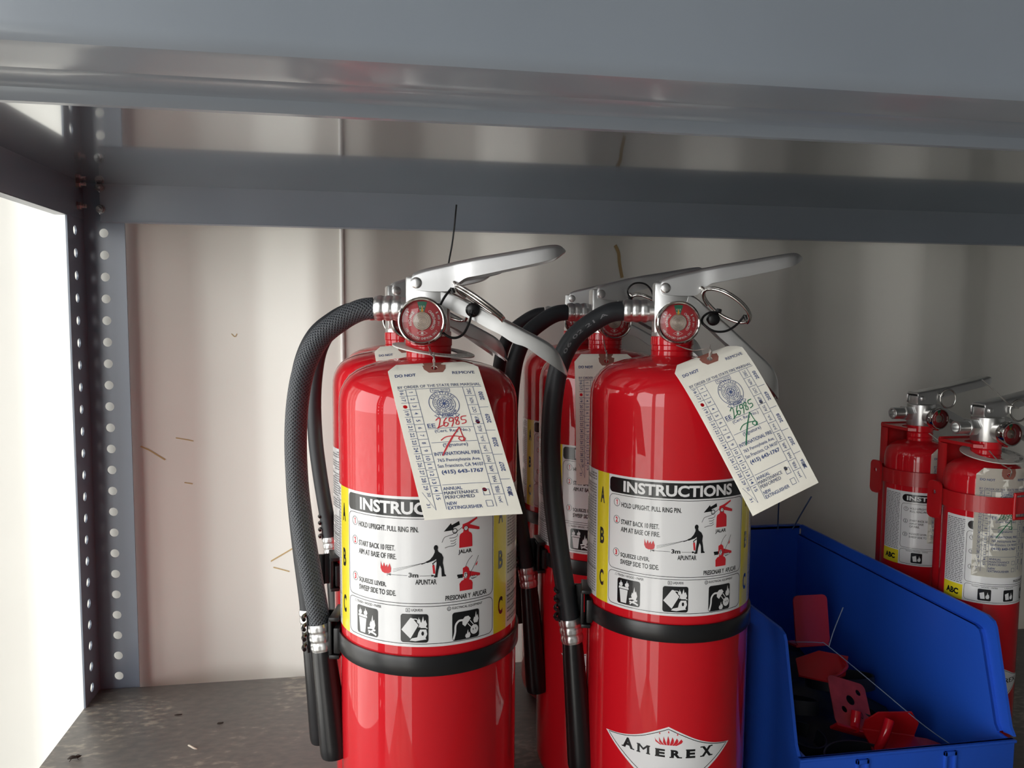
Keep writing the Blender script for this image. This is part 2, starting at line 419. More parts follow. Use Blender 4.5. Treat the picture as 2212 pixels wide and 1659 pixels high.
# lower deck: pan with turned-down lips
g = G()
g.box(X0, X1, Y0, Y1-4, -3, 0, .8); g.box(X0, X1, Y0, Y0+2, -45, -1); g.box(X0, X1, Y1-6, Y1-4, -45, -1); g.box(X0, X0+2, Y0, Y1-4, -45, -1)
ob('shelf_deck', g.mesh('shelf_deck', 'worn_deck', 30), rack)
def strip(profile, x0, x1, thick):        # extruded bent sheet along X
    bm = bmesh.new(); a = [bm.verts.new((x0, y, z)) for y, z in profile]; b = [bm.verts.new((x1, y, z)) for y, z in profile]
    for i in range(len(profile)-1): bm.faces.new((a[i], a[i+1], b[i+1], b[i]))
    bmesh.ops.recalc_face_normals(bm, faces=bm.faces[:]); bmesh.ops.solidify(bm, geom=bm.faces[:], thickness=thick); return bm
# upper shelf panel: deck, front lip and return flange with a rib
pp = [(1011, ZU), (470, ZU), (402, ZU)]
lp = [(401, ZU-1.4), (401, ZB+5), (401.8, ZB+2.4), (404, ZB+1.2), (408, ZB+.8), (421, ZB+1.2), (424.5, ZB+.6), (427, ZB-1.2), (428.6, ZB-5.2), (430, ZB-6.6), (432.5, ZB-6.8), (434, ZB-5), (434, ZB+2)]
ob('shelf_panel', G().bm(strip(pp, X0+3, X1-3, 1.2)).mesh('shelf_panel', 'shelf_paint', 32), rack)
ob('front_lip', G().bm(strip(lp, X0+3, X1-3, 1.2)).mesh('front_lip', 'beam_paint', 32), rack)
# front angle beam
fb = [(361, H+215), (361, ZB+8), (361.8, ZB+4), (364, ZB+1.6), (368, ZB+.8), (384, ZB+.6), (386, ZB+.2), (395.5, ZB+.2)]
ob('front_beam', G().bm(strip(fb, X0-2, X1+2, 1.5)).mesh('front_beam', 'beam_paint', 32), rack)
# back beam
bb = [(1012.5, ZU), (1012.5, ZB+3), (1011.6, ZB+.8), (1013.5, ZB), (1016, ZB+.8)]
ob('back_beam', G().bm(strip(bb, X0+22, X1-22, 1.2)).mesh('back_beam', 'beam_paint', 32), rack)
# side beam
g = G(); g.box(X0+1.5, X0+3, Y0+4, Y1-3, ZB+2, ZU, .3); g.box(X0-11, X0+3, Y0+4, Y1-52, ZB+1, ZB+2.6, .4)
ob('side_beam', g.mesh('side_beam', 'post_paint', 30), rack)
# bolts with hex nuts in the corner
def nut_mesh(ax):
    g = G(); g.lathe([(0, 0), (5.2, 0), (5.2, .8), (0, .8)], 20, ax); g.lathe([(0, .8), (4.4, .8), (4.6, 1.2), (4.6, 4.0), (4.2, 4.5), (0, 4.5)], 6, ax)
    g.lathe([(0, 4.5), (2.4, 4.5)]+[(2.4-.3*(k % 2), 4.6+k*.6) for k in range(9)]+[(2, 10), (0, 10)], 14, ax); return g.mesh('bolt', 'nut_steel', 25)
ny, nx = nut_mesh('y'), nut_mesh('x')
for z in (152.6, 127.3):
    o = ob('bolt', ny, rack, (-.3243, 1.0113, .460+z*.001)); o.scale = (1, -1, 1)
    ob('bolt', nx, rack, (-.3440, .9955, .460+z*.001+.001))

# ------------------------------------------------------------------ fire extinguisher, 10 lb with hose: shared meshes
ME = {}
Rb = 65.
body = [(0, 6), (40, 6), (46, 1), (50, 0), (56, 2), (61, 7), (64, 14), (65, 22), (65, 120), (65, 230), (65, 330), (65, 397), (64.6, 404), (63.2, 410), (60.6, 415.5), (57, 420), (52, 423.6), (46, 426.4), (38, 428.8), (28, 430.8), (18, 432.2)]
ME['cylinder'] = G().lathe(body, 96).mesh('cylinder', 'red_paint', 30)
ME['neck'] = G().lathe([(17.4, 430.5), (17.4, 432.2), (16.4, 433), (16.4, 436.2), (16.8, 436.8), (16.4, 437.4), (16.4, 440.6), (17.0, 441.4), (17.0, 447.4), (16.2, 448.2), (8, 448.2)], 48).mesh('neck', 'red_paint', 30)
g = G(); g.lathe([(0, 447), (16.2, 447), (16.4, 448), (16.4, 451.4), (15.6, 452), (0, 452)], 40)
g.box(-15.7, 15, -9, 9, 450, 491, 2.2); g.lathe([(0, -20), (8.2, -20), (8.2, -14), (0, -14)], 24, 'x', (0, 0, 468))
g.lathe([(0, 24.), (8, 24.), (8, 0), (0, 0)], 20, 'y', (0, -24, 459))
ME['valve_body'] = g.mesh('valve_body', 'alu', 30)
def chan(st, c=3.2, solid=1.3):
    rings = []
    for x, zt, zb, w in st:
        c2 = min(c, w*.45, max(.2, (zt-zb)*.6)); r = [(x, -w, zb), (x, -w, (zb+zt-c2)/2)]
        r += [(x, -w+c2*(1-math.cos(a)), zt-c2*(1-math.sin(a))) for a in (0, pi/8, pi/4, 3*pi/8, pi/2)]
        r += [(x, 0, zt+.25)]
        r += [(-0+x, w-c2*(1-math.cos(a)), zt-c2*(1-math.sin(a))) for a in (pi/2, 3*pi/8, pi/4, pi/8, 0)]
        r += [(x, w, (zb+zt-c2)/2), (x, w, zb)]; rings.append(r)
    return G().loft(rings, solid)
def dens(st, n=4):
    P = cr([(a, b, c) for a, b, c, d in st], n); Wd = cr([(a, d, 0) for a, b, c, d in st], n)
    return [(p.x, p.y, p.z, q.y) for p, q in zip(P, Wd)]
UL = [(-11.5, 489, 484.5, 10.6), (-10.5, 492, 482.2, 10.8), (-8, 494, 481, 11), (0, 496.7, 480.2, 11), (10, 499, 480, 11), (17, 500.6, 480.8, 11), (22, 501.9, 485.5, 11.2), (28, 503, 489.6, 11.8), (36, 504.6, 491.2, 12.3), (60, 508.6, 496.3, 12.8), (80, 512.2, 500.6, 13), (90, 513.6, 503.4, 12.2), (95, 513, 506.2, 10), (98, 511, 508.4, 6.5), (99, 509.6, 508.9, 4)]
ME['upper_lever'] = chan(dens(UL)).mesh('upper_lever', 'steel', 50)
LL = [(10, 482, 471, 9.6), (19.5, 478.6, 465.5, 9.8), (33, 472, 459.8, 10.2), (44, 466.8, 453.8, 10.6), (52, 462.6, 450.0, 11), (62, 457.4, 443.8, 11.4), (71, 452.6, 440.8, 11.6), (80, 448, 434.6, 11.4), (89, 442.6, 428.6, 10.6), (95, 436, 424.6, 9), (99, 428, 422, 6.5), (101.5, 422, 420, 4)]
ME['lower_lever'] = chan(dens(LL), 2.4).mesh('lower_lever', 'steel_bright', 50)
ME['rivet'] = G().lathe([(0, -12.9), (2.6, -12.8), (3.7, -12.4), (4.1, -11.6), (4.1, -10.5)], 20, 'y', (-7.5, 0, 486)).mesh('rivet', 'alu', 60)
ME['grommet'] = G().lathe([(0, -14.6), (3.6, -14.6), (5.0, -13.8), (5.2, -12), (5.2, -10)], 18, 'y', (33, 0, 467)).mesh('grommet', 'black_plastic', 60)
# pressure gauge
gz = 459.
ME['gauge'] = G().lathe([(0, -14), (12, -14), (14.8, -22), (16.2, -25), (16.6, -28), (16.6, -36), (16.2, -37.6), (15.3, -38.2), (14.5, -37.6), (14.2, -36), (14.2, -33.4)], 48, 'y', (0, 0, gz)).mesh('pressure_gauge', 'chrome', 40)
ME['dial'] = G().lathe([(0, -34), (14.2, -34)], 48, 'y', (0, 0, gz)).mesh('dial', 'dial_red')
ME['lens'] = G().lathe([(0, -38.6), (5, -38.4), (10, -37.7), (14.2, -36.4)], 32, 'y', (0, 0, gz)).mesh('lens', 'gauge_glass')
ME['coil'] = G().lathe([(.02+.13*k, -34.3-.36*(1+math.cos(2*pi*.13*k/1.04))) for k in range(49)]+[(6.5, -34.05)], 40, 'y', (0, 0, gz)).mesh('bourdon_coil', 'coil_metal', 80)
def dmap(u, v, off): return (u, -34-off, gz-v)
k = Ink(); k.poly([(2.2*math.sin(a), -2.2*math.cos(a)) for a in (-.1, .1)]+[(13.4*math.sin(a), -13.4*math.cos(a)) for a in (.26, .13, 0, -.13, -.26)]); ME['green'] = k.build('green_zone', 'dial_green', dmap, .15)
k = Ink(); k.poly([(-1.1, -5), (1.1, -5), (.3, -9.6), (-.1, -10.4)]); ME['needle'] = k.build('needle', 'dial_yellow', dmap, .35)
k = Ink(); k.arc('RECHARGE', 0, 0, 8.6, -112, -42, 1.9, .02); k.arc('OVERCHARGED', 0, 0, 8.4, 35, 132, 1.8, .02)
k.arc('USE WITH DRY CHEMICAL ONLY', 0, 0, 12.0, 244, 122, 1.5, .015, True); k.arc('400 psi', 0, 0, 11.8, 68, 108, 1.5, .02); k.arc('0', 0, 0, 11.6, -73, -63, 1.7, .02)
k.text('13.5', -1.7, 1.7, -10.5, -9.2, .02); k.text('195', -1.4, 1.2, -8.2, -7.0, .02)
for a in (-58, 60): k.line([(10.8*math.sin(math.radians(a)), -10.8*math.cos(math.radians(a))), (12.6*math.sin(math.radians(a)), -12.6*math.cos(math.radians(a)))], .8)
k.line([(0, 6.6), (3.6, 8.3), (0, 10), (-3.6, 8.3)], .35, True); k.disc(0, 8.3, 1.0, 8)
ME['dialprint'] = k.build('dial_print', 'dial_white', dmap, .2)
# ring pin and tamper seal
def ringpin(name, wv):
    g = G(); g.tube(cr([(20, 15, 486), (20, -12, 486), (20.5, -15, 485.6), (22, -17.5, 484)], 4), 1.5, 10)
    A = Vector((22, -17.5, 484)); d = Vector((.82, -.12, -.56)).normalized(); wv = Vector(wv); wv = (wv-d*wv.dot(d)).normalized(); L = 20.5; nn = d.cross(wv)
    g.tube([A+d*L*(1-math.cos(t))+wv*11*math.sin(t) for t in [2*pi*i/40 for i in range(40)]], 1.2, 9, True)
    g.tube([A+d*L*(1-math.cos(t))+wv*11.2*math.sin(t)+nn*2.0 for t in [2*pi*(i-6)/40 for i in range(28)]], 1.15, 9)
    return g.mesh(name, 'chrome', 60)
ME['pinA'] = ringpin('pull_pin', (.12, -1, .14)); ME['pinB'] = ringpin('pull_pin', (.38, -.72, .56))
def seal(name, pts, r=.9):
    g = G(); P = cr(pts, 7); g.tube(P, r, 8)
    g.tube([pts[0], Vector(pts[0])+Vector((1.4, 0, -3.6))], 1.5, 8); g.tube([pts[-1], Vector(pts[-1])+Vector((.6, .5, 2.5))], 2.4, 8)
    return g.mesh(name, 'black_plastic', 60)
ME['sealA'] = seal('tamper_seal', [(19, -22, 482), (14, -25, 475), (10.2, -27, 466), (10.6, -29, 457), (15, -30, 450), (21.5, -29, 447.4), (27.5, -27, 450), (31, -22, 457), (32.5, -17, 464)])
ME['sealB'] = seal('tamper_seal', [(52, -22, 465), (46, -24, 458), (38, -26, 453), (29, -28, 452.5), (22, -28, 456), (19, -27, 460), (20.5, -25, 464), (26, -20, 467), (33, -16, 467)])
ME['sealC'] = seal('tamper_seal', [(18, -19, 484), (16, -21, 490), (22, -22, 496), (32, -22, 496), (39, -22, 490), (42, -22, 480), (41, -22, 472)])
ME['tailA'] = G().tube(cr([(12, 14, 495), (13.5, 15, 505), (16, 16, 520), (18.5, 17, 545)], 5), [.7]*16, 6).mesh('seal_tail', 'black_plastic', 60)
# hose, crimps, nozzle
HP = [(-40, 0, 468), (-50, -1, 466.4), (-63, -2, 459.5), (-79, -4, 446), (-89.5, -6, 426), (-94.5, -8, 402), (-96.4, -9, 372), (-95, -10, 339), (-91.5, -11, 311), (-86.5, -12, 281), (-81.5, -13, 254), (-79, -13.5, 239)]
def hose_set(key, dz, dx=0., hm='black_rubber'):
    P = [(x+dx*max(0, (430-z)/191.), y, z+dz*max(0, (430-z)/191.)) for x, y, z in HP]; D = cr(P, 8)
    ME['hose'+key] = G().tube(D, 8.0, 20).mesh('hose', hm, 60)
    def crimp(p0, d):
        g = G(); d = Vector(d).normalized(); n1 = d.orthogonal().normalized(); n2 = d.cross(n1); seg = 32; rings = []
        N = 30
        for i in range(N+1):
            h = 20.*i/N; ring = []
            for q in range(seg):
                a = 2*pi*q/seg; r = 9.4-.85*(.5+.5*math.cos(a*7))**2*(.35+.65*abs(math.sin(pi*h/20*3)))-.7*(abs(math.cos(pi*h/20*3))**5)
                ring.append(Vector(p0)+d*h+(n1*math.cos(a)+n2*math.sin(a))*r)
            rings.append(ring+[ring[0]])
        g.loft(rings, 1.2); return g.mesh('hose_crimp', 'steel_bright', 70)
    ME['crimp_top'] = crimp((-19, 0, 468), (-1, 0, .0))
    e = Vector(P[-1]); dd = (D[-1]-D[-4]).normalized(); ME['crimp_low'+key] = crimp(tuple(e-dd*3), tuple(dd))
    a = e+dd*15.; b = a+Vector((9, -2, -82 if key == 'A' else -108)); ax = (b-a).normalized(); g = G()
    ts = [0, .01, .04, .10, .12, .5, .9, .97, 1, 1, .97]; rs = [6, 7.8, 8.4, 8.6, 8.8, 9.8, 11.0, 11.0, 10.4, 7.6, 7.2]
    g.tube([a+(b-a)*t for t in ts], rs, 24); ME['nozzle'+key] = g.mesh('nozzle', 'nozzle_black', 45); return D
hose_set('A', -5, hm='braided_hose'); DH = hose_set('B', -24); hose_set('C', -45, -10)
g = G(); g.lathe([(65.1, 221.7), (66.6, 221.5), (67, 222.1), (67, 234.5), (66.6, 235.1), (65.1, 234.9)], 96); ME['strap'] = g.mesh('hose_strap', 'black_plastic', 40)
g = G(); g.box(-70, -62.5, -24, 4, 250, 253, .5); g.box(-70, -62.5, -24, 4, 222, 225, .5); g.box(-70.5, -68, -23, 3, 224, 251, .5); g.box(-67, -64, -12, -8, 224, 251, .4); g.box(-66, -61, -26, 6, 227, 246, .8)
arc = [math.radians(a) for a in range(50, 226, 8)]
rings = [[(-80+(8.9+t)*math.cos(a)*1.0, -13+(8.9+t)*math.sin(a), z) for a in arc] for z, t in [(224+i*1.0, 0) for i in range(29)]]
g.loft(rings, 2.0)
for zc in (227, 234.5, 242, 249.5): g.tube([(-80+(11.2)*math.cos(a), -13+11.2*math.sin(a), zc) for a in arc], 1.5, 8)
g.box(-76, -68, -6, -3.5, 224, 252, .4)
g.v = [(x_, y_, z_-8.5) for x_, y_, z_ in g.v]
ME['clip'] = g.mesh('hose_clip', 'black_plastic', 40)
# hose date print on rubber hose
def hosemap(D):
    L = [0]
    for i in range(1, len(D)): L.append(L[-1]+(D[i]-D[i-1]).length)
    def fn(u, v, off):
        i = 1
        while i < len(L)-1 and L[i] < u: i += 1
        t = (u-L[i-1])/(L[i]-L[i-1]); p = D[i-1].lerp(D[i], t); T = (D[min(i+1, len(D)-1)]-D[max(i-2, 0)]).normalized()
        nf = Vector((0, -1, 0)); nf = (nf-T*nf.dot(T)).normalized(); nu = nf.cross(T); a = v/8.; return p+(nf*math.cos(a)+nu*math.sin(a))*(8+off)
    return fn
k = Ink(); k.text('06 02 21 A', -24, 24, -1.3, 1.3, .01); k.v = [(-a+37, b) for a, b in k.v]
ME['hosedate'] = k.build('date_print', 'ink_grey', hosemap(DH), .12, 3)
# instruction label -------------------------------------------------
LT = 343.5; LH = 102.0; kv = LH/95.4
def lmap(u, v, off): return ((Rb+off)*math.sin(u/Rb), -(Rb+off)*math.cos(u/Rb), LT-v*kv)
K = {n_: Ink() for n_ in ('white', 'yellow', 'black', 'red', 'white2', 'red2', 'grey', 'black2')}
K['white'].rr(-104, 104, 0, 95.4, 2)
for sg in (-1, 1):
    K['yellow%d' % sg] = Ink(); K['yellow%d' % sg].rect(sg*57.3, sg*72, .0, 95.4)
    for ch, vc in (('A', 16.8), ('B', 47), ('C', 78)): K['black'].text(ch, sg*64.8-2.6, sg*64.8+2.6, vc-6, vc+6, .035)
b = K['black']; w2 = K['white2']; r_ = K['red']
b.poly(rrect(-56.2, 56.2, 1.7, 12.6, 3)); w2.text('INSTRUCTIONS', -43, 43, 3.2, 11.2, .035)
b.frame(-56.2, 56.2, 13.9, 67.6, 4, .35); b.frame(-56.2, 56.2, 69.4, 93.4, 4, .35)
for n_, vc in (('1', 19.4), ('2', 31.9), ('3', 55.6)):
    b.ring(-48.8, vc, 2.65, 2.95); r_.text(n_, -48.8-(.55 if n_ == '1' else 1.0), -48.8+(.55 if n_ == '1' else 1.0), vc-1.9, vc+1.9, .04)
for st, a, c, vc in (('HOLD UPRIGHT. PULL RING PIN.', -44.6, 1.5, 20.6), ('START BACK 10 FEET.', -44.6, -14.4, 32.8), ('AIM AT BASE OF FIRE.', -44.6, -13.6, 38.2), ('SQUEEZE LEVER.', -44.6, -21, 56.8), ('SWEEP SIDE TO SIDE.', -44.6, -13.9, 61.6)):
    b.text(st, a, c, vc-1.75, vc+1.75, .02)
b.text('APUNTAR', -.6, 13.4, 52.1, 55.4, .02); b.text('JALAR', 28.2, 38.0, 34.6, 37.9, .02); b.text('PRESIONAR Y  APLICAR', 19.3, 50.4, 63.2, 66.4, .02)
b.text('3m', -5.2, 1.4, 47.9, 50.9, .03)
for P in ([(-20, 49.8), (-6, 49.8)], [(2.2, 49.8), (12.4, 49.8)], [(-20.2, 48.6), (-20.2, 51)], [(12.6, 48.4), (12.6, 51.4)]): b.line(P, .22)
b.poly([(-20.2, 49.8), (-17.6, 49.1), (-17.6, 50.5)]); b.poly([(12.6, 49.8), (10, 49.1), (10, 50.5)])
# flames at the fire base
r_.poly([(-25, 42), (-24.4, 44), (-23.6, 45.5), (-22.6, 42.6), (-21.6, 45.2), (-20.4, 43.4), (-19.8, 45.6), (-18.4, 42.8), (-17.2, 46), (-17.6, 48.4), (-19, 49.2), (-22, 49.4), (-24, 48.6), (-25.2, 46.4)])
for d0 in (0, .9, 1.8): b.line([(5.8, 41.4), (-4, 43.4+d0*.5), (-16, 46.2+d0)], .14)
# man with extinguisher
b.disc(13.0, 32.2, 1.45, 14, 1.8); b.poly([(12.2, 33.6), (14.2, 33.4), (14.6, 34.6), (16.8, 36.2), (18.0, 38.6), (17.6, 42), (18.2, 45), (18.8, 49.2), (19.8, 50), (19.6, 50.6), (16.8, 50.6), (16.6, 45.6), (15.6, 43.4), (14.6, 46.6), (14, 50.2), (14, 50.9), (11.6, 50.9), (11.6, 50.4), (12.6, 49.8), (13, 45.6), (13.4, 42), (13.2, 39.2), (11.6, 40.2), (7.4, 41.6), (6.2, 41.4), (6.4, 40.8), (9, 39.6), (11, 37.4), (12.2, 35)])
b.line([(6.4, 41.3), (3.4, 42.3)], .6); b.line([(13.2, 40.4), (10.8, 42.2), (11.4, 43.2)], .7); r_.poly([(10.6, 43.2), (12, 43), (12.6, 48.4), (11.2, 48.6)])
# pictogram: pull the pin
r_.poly([(29, 26), (29.6, 24.6), (31.6, 23.6), (32, 21.5), (35.4, 21.5), (35.8, 23.6), (37.6, 24.6), (38.3, 26), (38.5, 33.4), (28.8, 33.4)])
r_.poly([(31, 21.6), (31.2, 18.6), (35, 17.6), (42, 14.9), (42.4, 16), (36.4, 19), (44, 21.6), (44.2, 23.2), (43, 23.2), (36, 21.6)])
w2.disc(33.6, 21.2, 1.5, 14); K['black2'].ring(33.6, 21.2, 1.25, 1.55); K['black2'].line([(33.6, 21.6), (33.7, 20.3)], .35)
b.poly([(18.2, 22.2), (23, 17.2), (23.6, 18.4), (28.6, 16.2), (29.2, 18.6), (24.6, 20.2), (25, 21.6)]); b.ring(25.8, 22.3, 1.3, 1.75, 16)
for P in ([(17, 29), (18.6, 26), (21.5, 25), (24.6, 24.2), (25.4, 22.6)], [(19, 32.6), (22, 31.8), (25, 31.6), (26.6, 30.4)], [(22, 26.6), (25.4, 26.4), (27.2, 25.6), (27.6, 24.2)], [(22.6, 28.4), (25, 28.4), (26.8, 27.4)], [(23, 30.2), (25.2, 30), (26.4, 29)], [(25.6, 23.6), (29.4, 21.4), (31, 20.2)]): b.curve(P, .28)
# pictogram: squeeze
r_.poly([(29, 56.4), (30.4, 54.8), (32.2, 54.2), (32.2, 52.6), (31.4, 52), (31.4, 46.6), (34, 45.6), (35.8, 47), (36.2, 49), (44.6, 51.6), (44.8, 53), (43.4, 53.2), (37, 52.4), (36, 54.4), (38, 55.4), (38.8, 57), (38.6, 61.2), (29.2, 61.2)])
w2.disc(33.4, 51.4, 1.5, 14, 2.0); K['black2'].ring(33.4, 51.4, 1.25, 1.55); K['black2'].line([(33.4, 52), (33.4, 50.2)], .35); b.poly([(27.4, 50.4), (31.4, 50.4), (31.4, 52.8), (27.4, 52.8), (28.2, 52), (27.4, 51.6)])
for P in ([(33.4, 45.8), (35.6, 42), (38.6, 39.4)], [(37.2, 52.8), (36.8, 51), (38, 49), (40, 46), (41.6, 43.4), (43.4, 40)], [(37.4, 53.2), (38.4, 54.4), (40.6, 54), (42.2, 53.4)]): b.curve(P, .28)
for q in range(3): w2.disc(38.2+q*1.5, 53.2, .85, 10); K['black2'].ring(38.2+q*1.5, 53.2, .72, .9, 12)
r_.poly([(41, 45.4), (42.8, 43.4), (42.4, 45.4), (41.2, 46.6)])
# class icons
b.text('TRASH • WOOD • PAPER', -47, -25, 70.6, 72.3, .006); b.line([(-49.6, 72.2), (-48.5, 70.4), (-47.5, 72.2)], .22, True)
b.text('LIQUIDS', -3.4, 4.2, 70.8, 72.7, .01); b.frame(-7, -4.4, 70.6, 72.9, .2, .25); b.text('B', -6.2, -5.2, 71.1, 72.4)
b.text('ELECTRICAL EQUIPMENT', 24.0, 46.6, 70.8, 72.6, .006); b.ring(21.8, 71.7, 1.05, 1.35, 18); b.text('C', 21.3, 22.3, 71.1, 72.3, .03)
for a, c, e, h in ((-46.9, -27.6, 73.6, 92), (-10.7, 8, 74.2, 92.5), (24, 44, 74.6, 92.9)): b.poly(rrect(a, c, e, h, 1.8))
def fl(cx, vb, h, w, kk=w2):   # a small flame
    kk.poly([(cx-w*.5, vb-h*.25), (cx-w*.32, vb-h*.55), (cx-w*.2, vb-h*.45), (cx+.02*w, vb-h), (cx+w*.14, vb-h*.55), (cx+w*.3, vb-h*.7), (cx+w*.5, vb-h*.3), (cx+w*.3, vb), (cx-w*.3, vb)])
w2.poly([(-44.8, 81.4), (-37.6, 81.4), (-38.8, 91), (-43.6, 91)]); w2.poly([(-45.4, 79.4), (-37, 79.4), (-36.8, 80.9), (-45.6, 80.9)]); fl(-43.6, 79.2, 4.4, 3.4); fl(-38.4, 79.2, 4.8, 3.6); fl(-32.2, 87, 9, 5)
w2.curve([(-36.4, 87.4), (-33, 86.6), (-30, 88)], 1.2); w2.curve([(-36, 89), (-32, 89.4), (-29, 90.6)], 1.3); w2.curve([(-35.6, 90.8), (-33, 88.6), (-29.6, 87.4)], .9)
w2.poly([(-10.2, 84.4), (-4, 76.6), (-2.6, 76.8), (1.4, 81.2), (-4, 90)]); w2.curve([(-2.6, 77.4), (.4, 77.6), (1.8, 80.4)], .6); fl(4.4, 83, 7.4, 5.4); fl(1.6, 80, 4, 2.4)
w2.poly([(-4.4, 91.2), (-3, 89.8), (.6, 89), (1.4, 86), (2.6, 84), (6.6, 84), (7.2, 87), (6, 89.6), (6.8, 90.4), (2.4, 91), (-.6, 91.6)]); w2.curve([(1.4, 82.4), (4, 81.8), (7.4, 83.4)], .7); K['black2'].disc(4.2, 86.6, .9, 10, 1.4)
w2.curve([(24.8, 92), (26, 87.6), (26.4, 83), (28.6, 80.4), (31.6, 80.2)], 1.3); w2.poly([(31.2, 80), (33, 78.2), (35.6, 78), (37.4, 79.8), (33.2, 84.6), (31.2, 83)]); w2.line([(35.2, 83), (38, 86)], .5); w2.line([(36.8, 81.2), (39.6, 84.4)], .5)
w2.disc(40.2, 87.6, 3.1, 20); K['black2'].line([(39.2, 86.8), (39.2, 88)], .5); K['black2'].line([(41.2, 86.6), (41.2, 87.8)], .5); fl(41.4, 83.4, 7.4, 4.2); fl(35.2, 92.3, 5.4, 4)
# small print columns on the flanks, too fine to read
random.seed(3)
for sg in (-1, 1):
    v = 2.6
    while v < 92:
        if random.random() < .93:
            u = 74.2
            while u < 101:
                wd = random.uniform(1.6, 5.2)
                K['grey'].rect(sg*u, sg*min(u+wd, 102), v, v+1.05); u += wd+.8
                if random.random() < .05: break
        v += 2.05
    K['black'].line([(sg*73, 74), (sg*103.5, 74)], .3)
LAB = []
W2, RD, GR = K['white2'], K['red'], K['grey']
for nm, kk, mt, off in (('yellow_strip', K['yellow-1'], 'ink_yellow', .24), ('yellow_strip', K['yellow1'], 'ink_yellow', .24),
        ('small_print', GR.sub(lambda u, v: u < 0), 'ink_grey', .26), ('small_print', GR.sub(lambda u, v: u > 0), 'ink_grey', .26), ('lettering', b, 'ink_black', .32),
        ('step_numeral', RD.sub(lambda u, v: u < -40 and v < 26), 'ink_red', .30), ('step_numeral', RD.sub(lambda u, v: u < -40 and 26 < v < 44), 'ink_red', .30), ('step_numeral', RD.sub(lambda u, v: u < -40 and v > 44), 'ink_red', .30),
        ('fire_picture', RD.sub(lambda u, v: -40 < u < 0), 'ink_red', .30), ('hand_extinguisher_picture', RD.sub(lambda u, v: 0 < u < 20), 'ink_red', .30), ('pull_pin_picture', RD.sub(lambda u, v: u > 20 and v < 40), 'ink_red', .30), ('squeeze_picture', RD.sub(lambda u, v: u > 20 and v > 40), 'ink_red', .30),
        ('heading_text', W2.sub(lambda u, v: v < 14), 'label_white', .40), ('class_icon', W2.sub(lambda u, v: u < -20 and v > 70), 'label_white', .40), ('class_icon', W2.sub(lambda u, v: -20 < u < 15 and v > 70), 'label_white', .40), ('class_icon', W2.sub(lambda u, v: u > 15 and v > 70), 'label_white', .40),
        ('picture_detail', W2.sub(lambda u, v: 14 < v < 40), 'label_white', .40), ('picture_detail', W2.sub(lambda u, v: 40 < v < 70), 'label_white', .40), ('overprint', K['black2'], 'ink_black', .46)):
    LAB.append((nm, kk.build(nm, mt, lmap, off, 3)))
ME['label'] = K['white'].build('instruction_label', 'label_white', lmap, .16, 3)
# maker's emblem ------------------------------------------------------
def emap(u, v, off):
    u2 = u-4; return ((Rb+off)*math.sin(u2/Rb), -(Rb+off)*math.cos(u2/Rb), 139.5-v-u*.02)
def emb(sx, sy, dx=0):
    top = [(-52, 0), (-38, -2.2), (-24, -6), (-10, -12), (0, -16.4), (10, -12), (24, -6), (38, -2.2), (52, 0)]
    bot = [(44, 7), (34, 15), (22, 24), (10, 32), (0, 36), (-10, 32), (-22, 24), (-34, 15), (-44, 7)]
    P_ = []
    for L_ in (top[:5], top[4:], [top[-1]]+bot[:5], bot[4:]+[top[0]]): P_ += [(p.x, p.y) for p in cr([(a, c, 0) for a, c in L_], 4)][:-1]
    return [(a*sx, (c-2)*sy+2) for a, c in P_]
k = Ink(); k.poly(emb(1, 1)); ME['emblem'] = k.build('maker_emblem', 'label_white', emap, .16, 3)
k = Ink(); k.line(emb(.945, .90), .5, True)
for ch, u, s_ in (('A', -31, 1.15), ('M', -18.6, 1.12), ('E', -5.8, .9), ('R', 5.8, .95), ('E', 17.2, .9), ('X', 30, 1.15)):
    yy = 3.6-.0016*u*u+1.0; hh = 3.1+.0011*u*u; w_ = 3.9*s_
    k.text(ch, u-w_, u+w_, yy-hh, yy+hh, .03 if ch == 'M' else .05)
    for q in (u-w_*.86, u+w_*.86) if ch in 'AMRX' else (u-w_*.7,): k.rect(q-1.5, q+1.5, yy+hh-.9, yy+hh)
    for q in (u-w_*.86, u+w_*.86) if ch in 'MX' else ((u-w_*.7,) if ch in 'ER' else ()): k.rect(q-1.4, q+1.4, yy-hh, yy-hh+.9)
k.ring(0, 22, 1.1, 1.4, 16); k.text('R', -.5, .5, 21.4, 22.6)
ME['emblem_text'] = k.build('emblem_lettering', 'ink_black', emap, .26, 3)
k = Ink()
for i in range(-3, 4):
    x = i*2.4; t = i*.9; h = 8.5-abs(i)*1.1
    k.poly([(x*.75-.8, -2.0), (x+t*.4-1.2, -4), (x+t-.3, -4-h*.62), (x+t*1.1+.7, -4-h*.30), (x+t*.6+1.1, -4), (x*.75+.8, -2.0)])
    if i % 2 == 0: k.poly([(x+t-.5, -5.8-h*.7), (x+t+.2, -7.4-h*.72), (x+t+.7, -5.8-h*.66)])
ME['emblem_flame'] = k.build('emblem_flame', 'ink_red', emap, .26, 3)
# service collar round a neck
g = G(); g.lathe([(17.8, 0), (30, 0), (30, .9), (17.8, .9)], 48); ME['collar'] = g.mesh('service_collar', 'collar_plastic', 30)
k = Ink(); k.arc('VERIFICATION OF SERVICE', 0, 0, 26, 30, 185, 3.0, .02, False); k.arc('• • • • •', 0, 0, 21, 60, 160, 2, .02)
ME['collartext'] = k.build('collar_print', 'ink_black', lambda u, v, off: (u, -v, .95+off), .05)

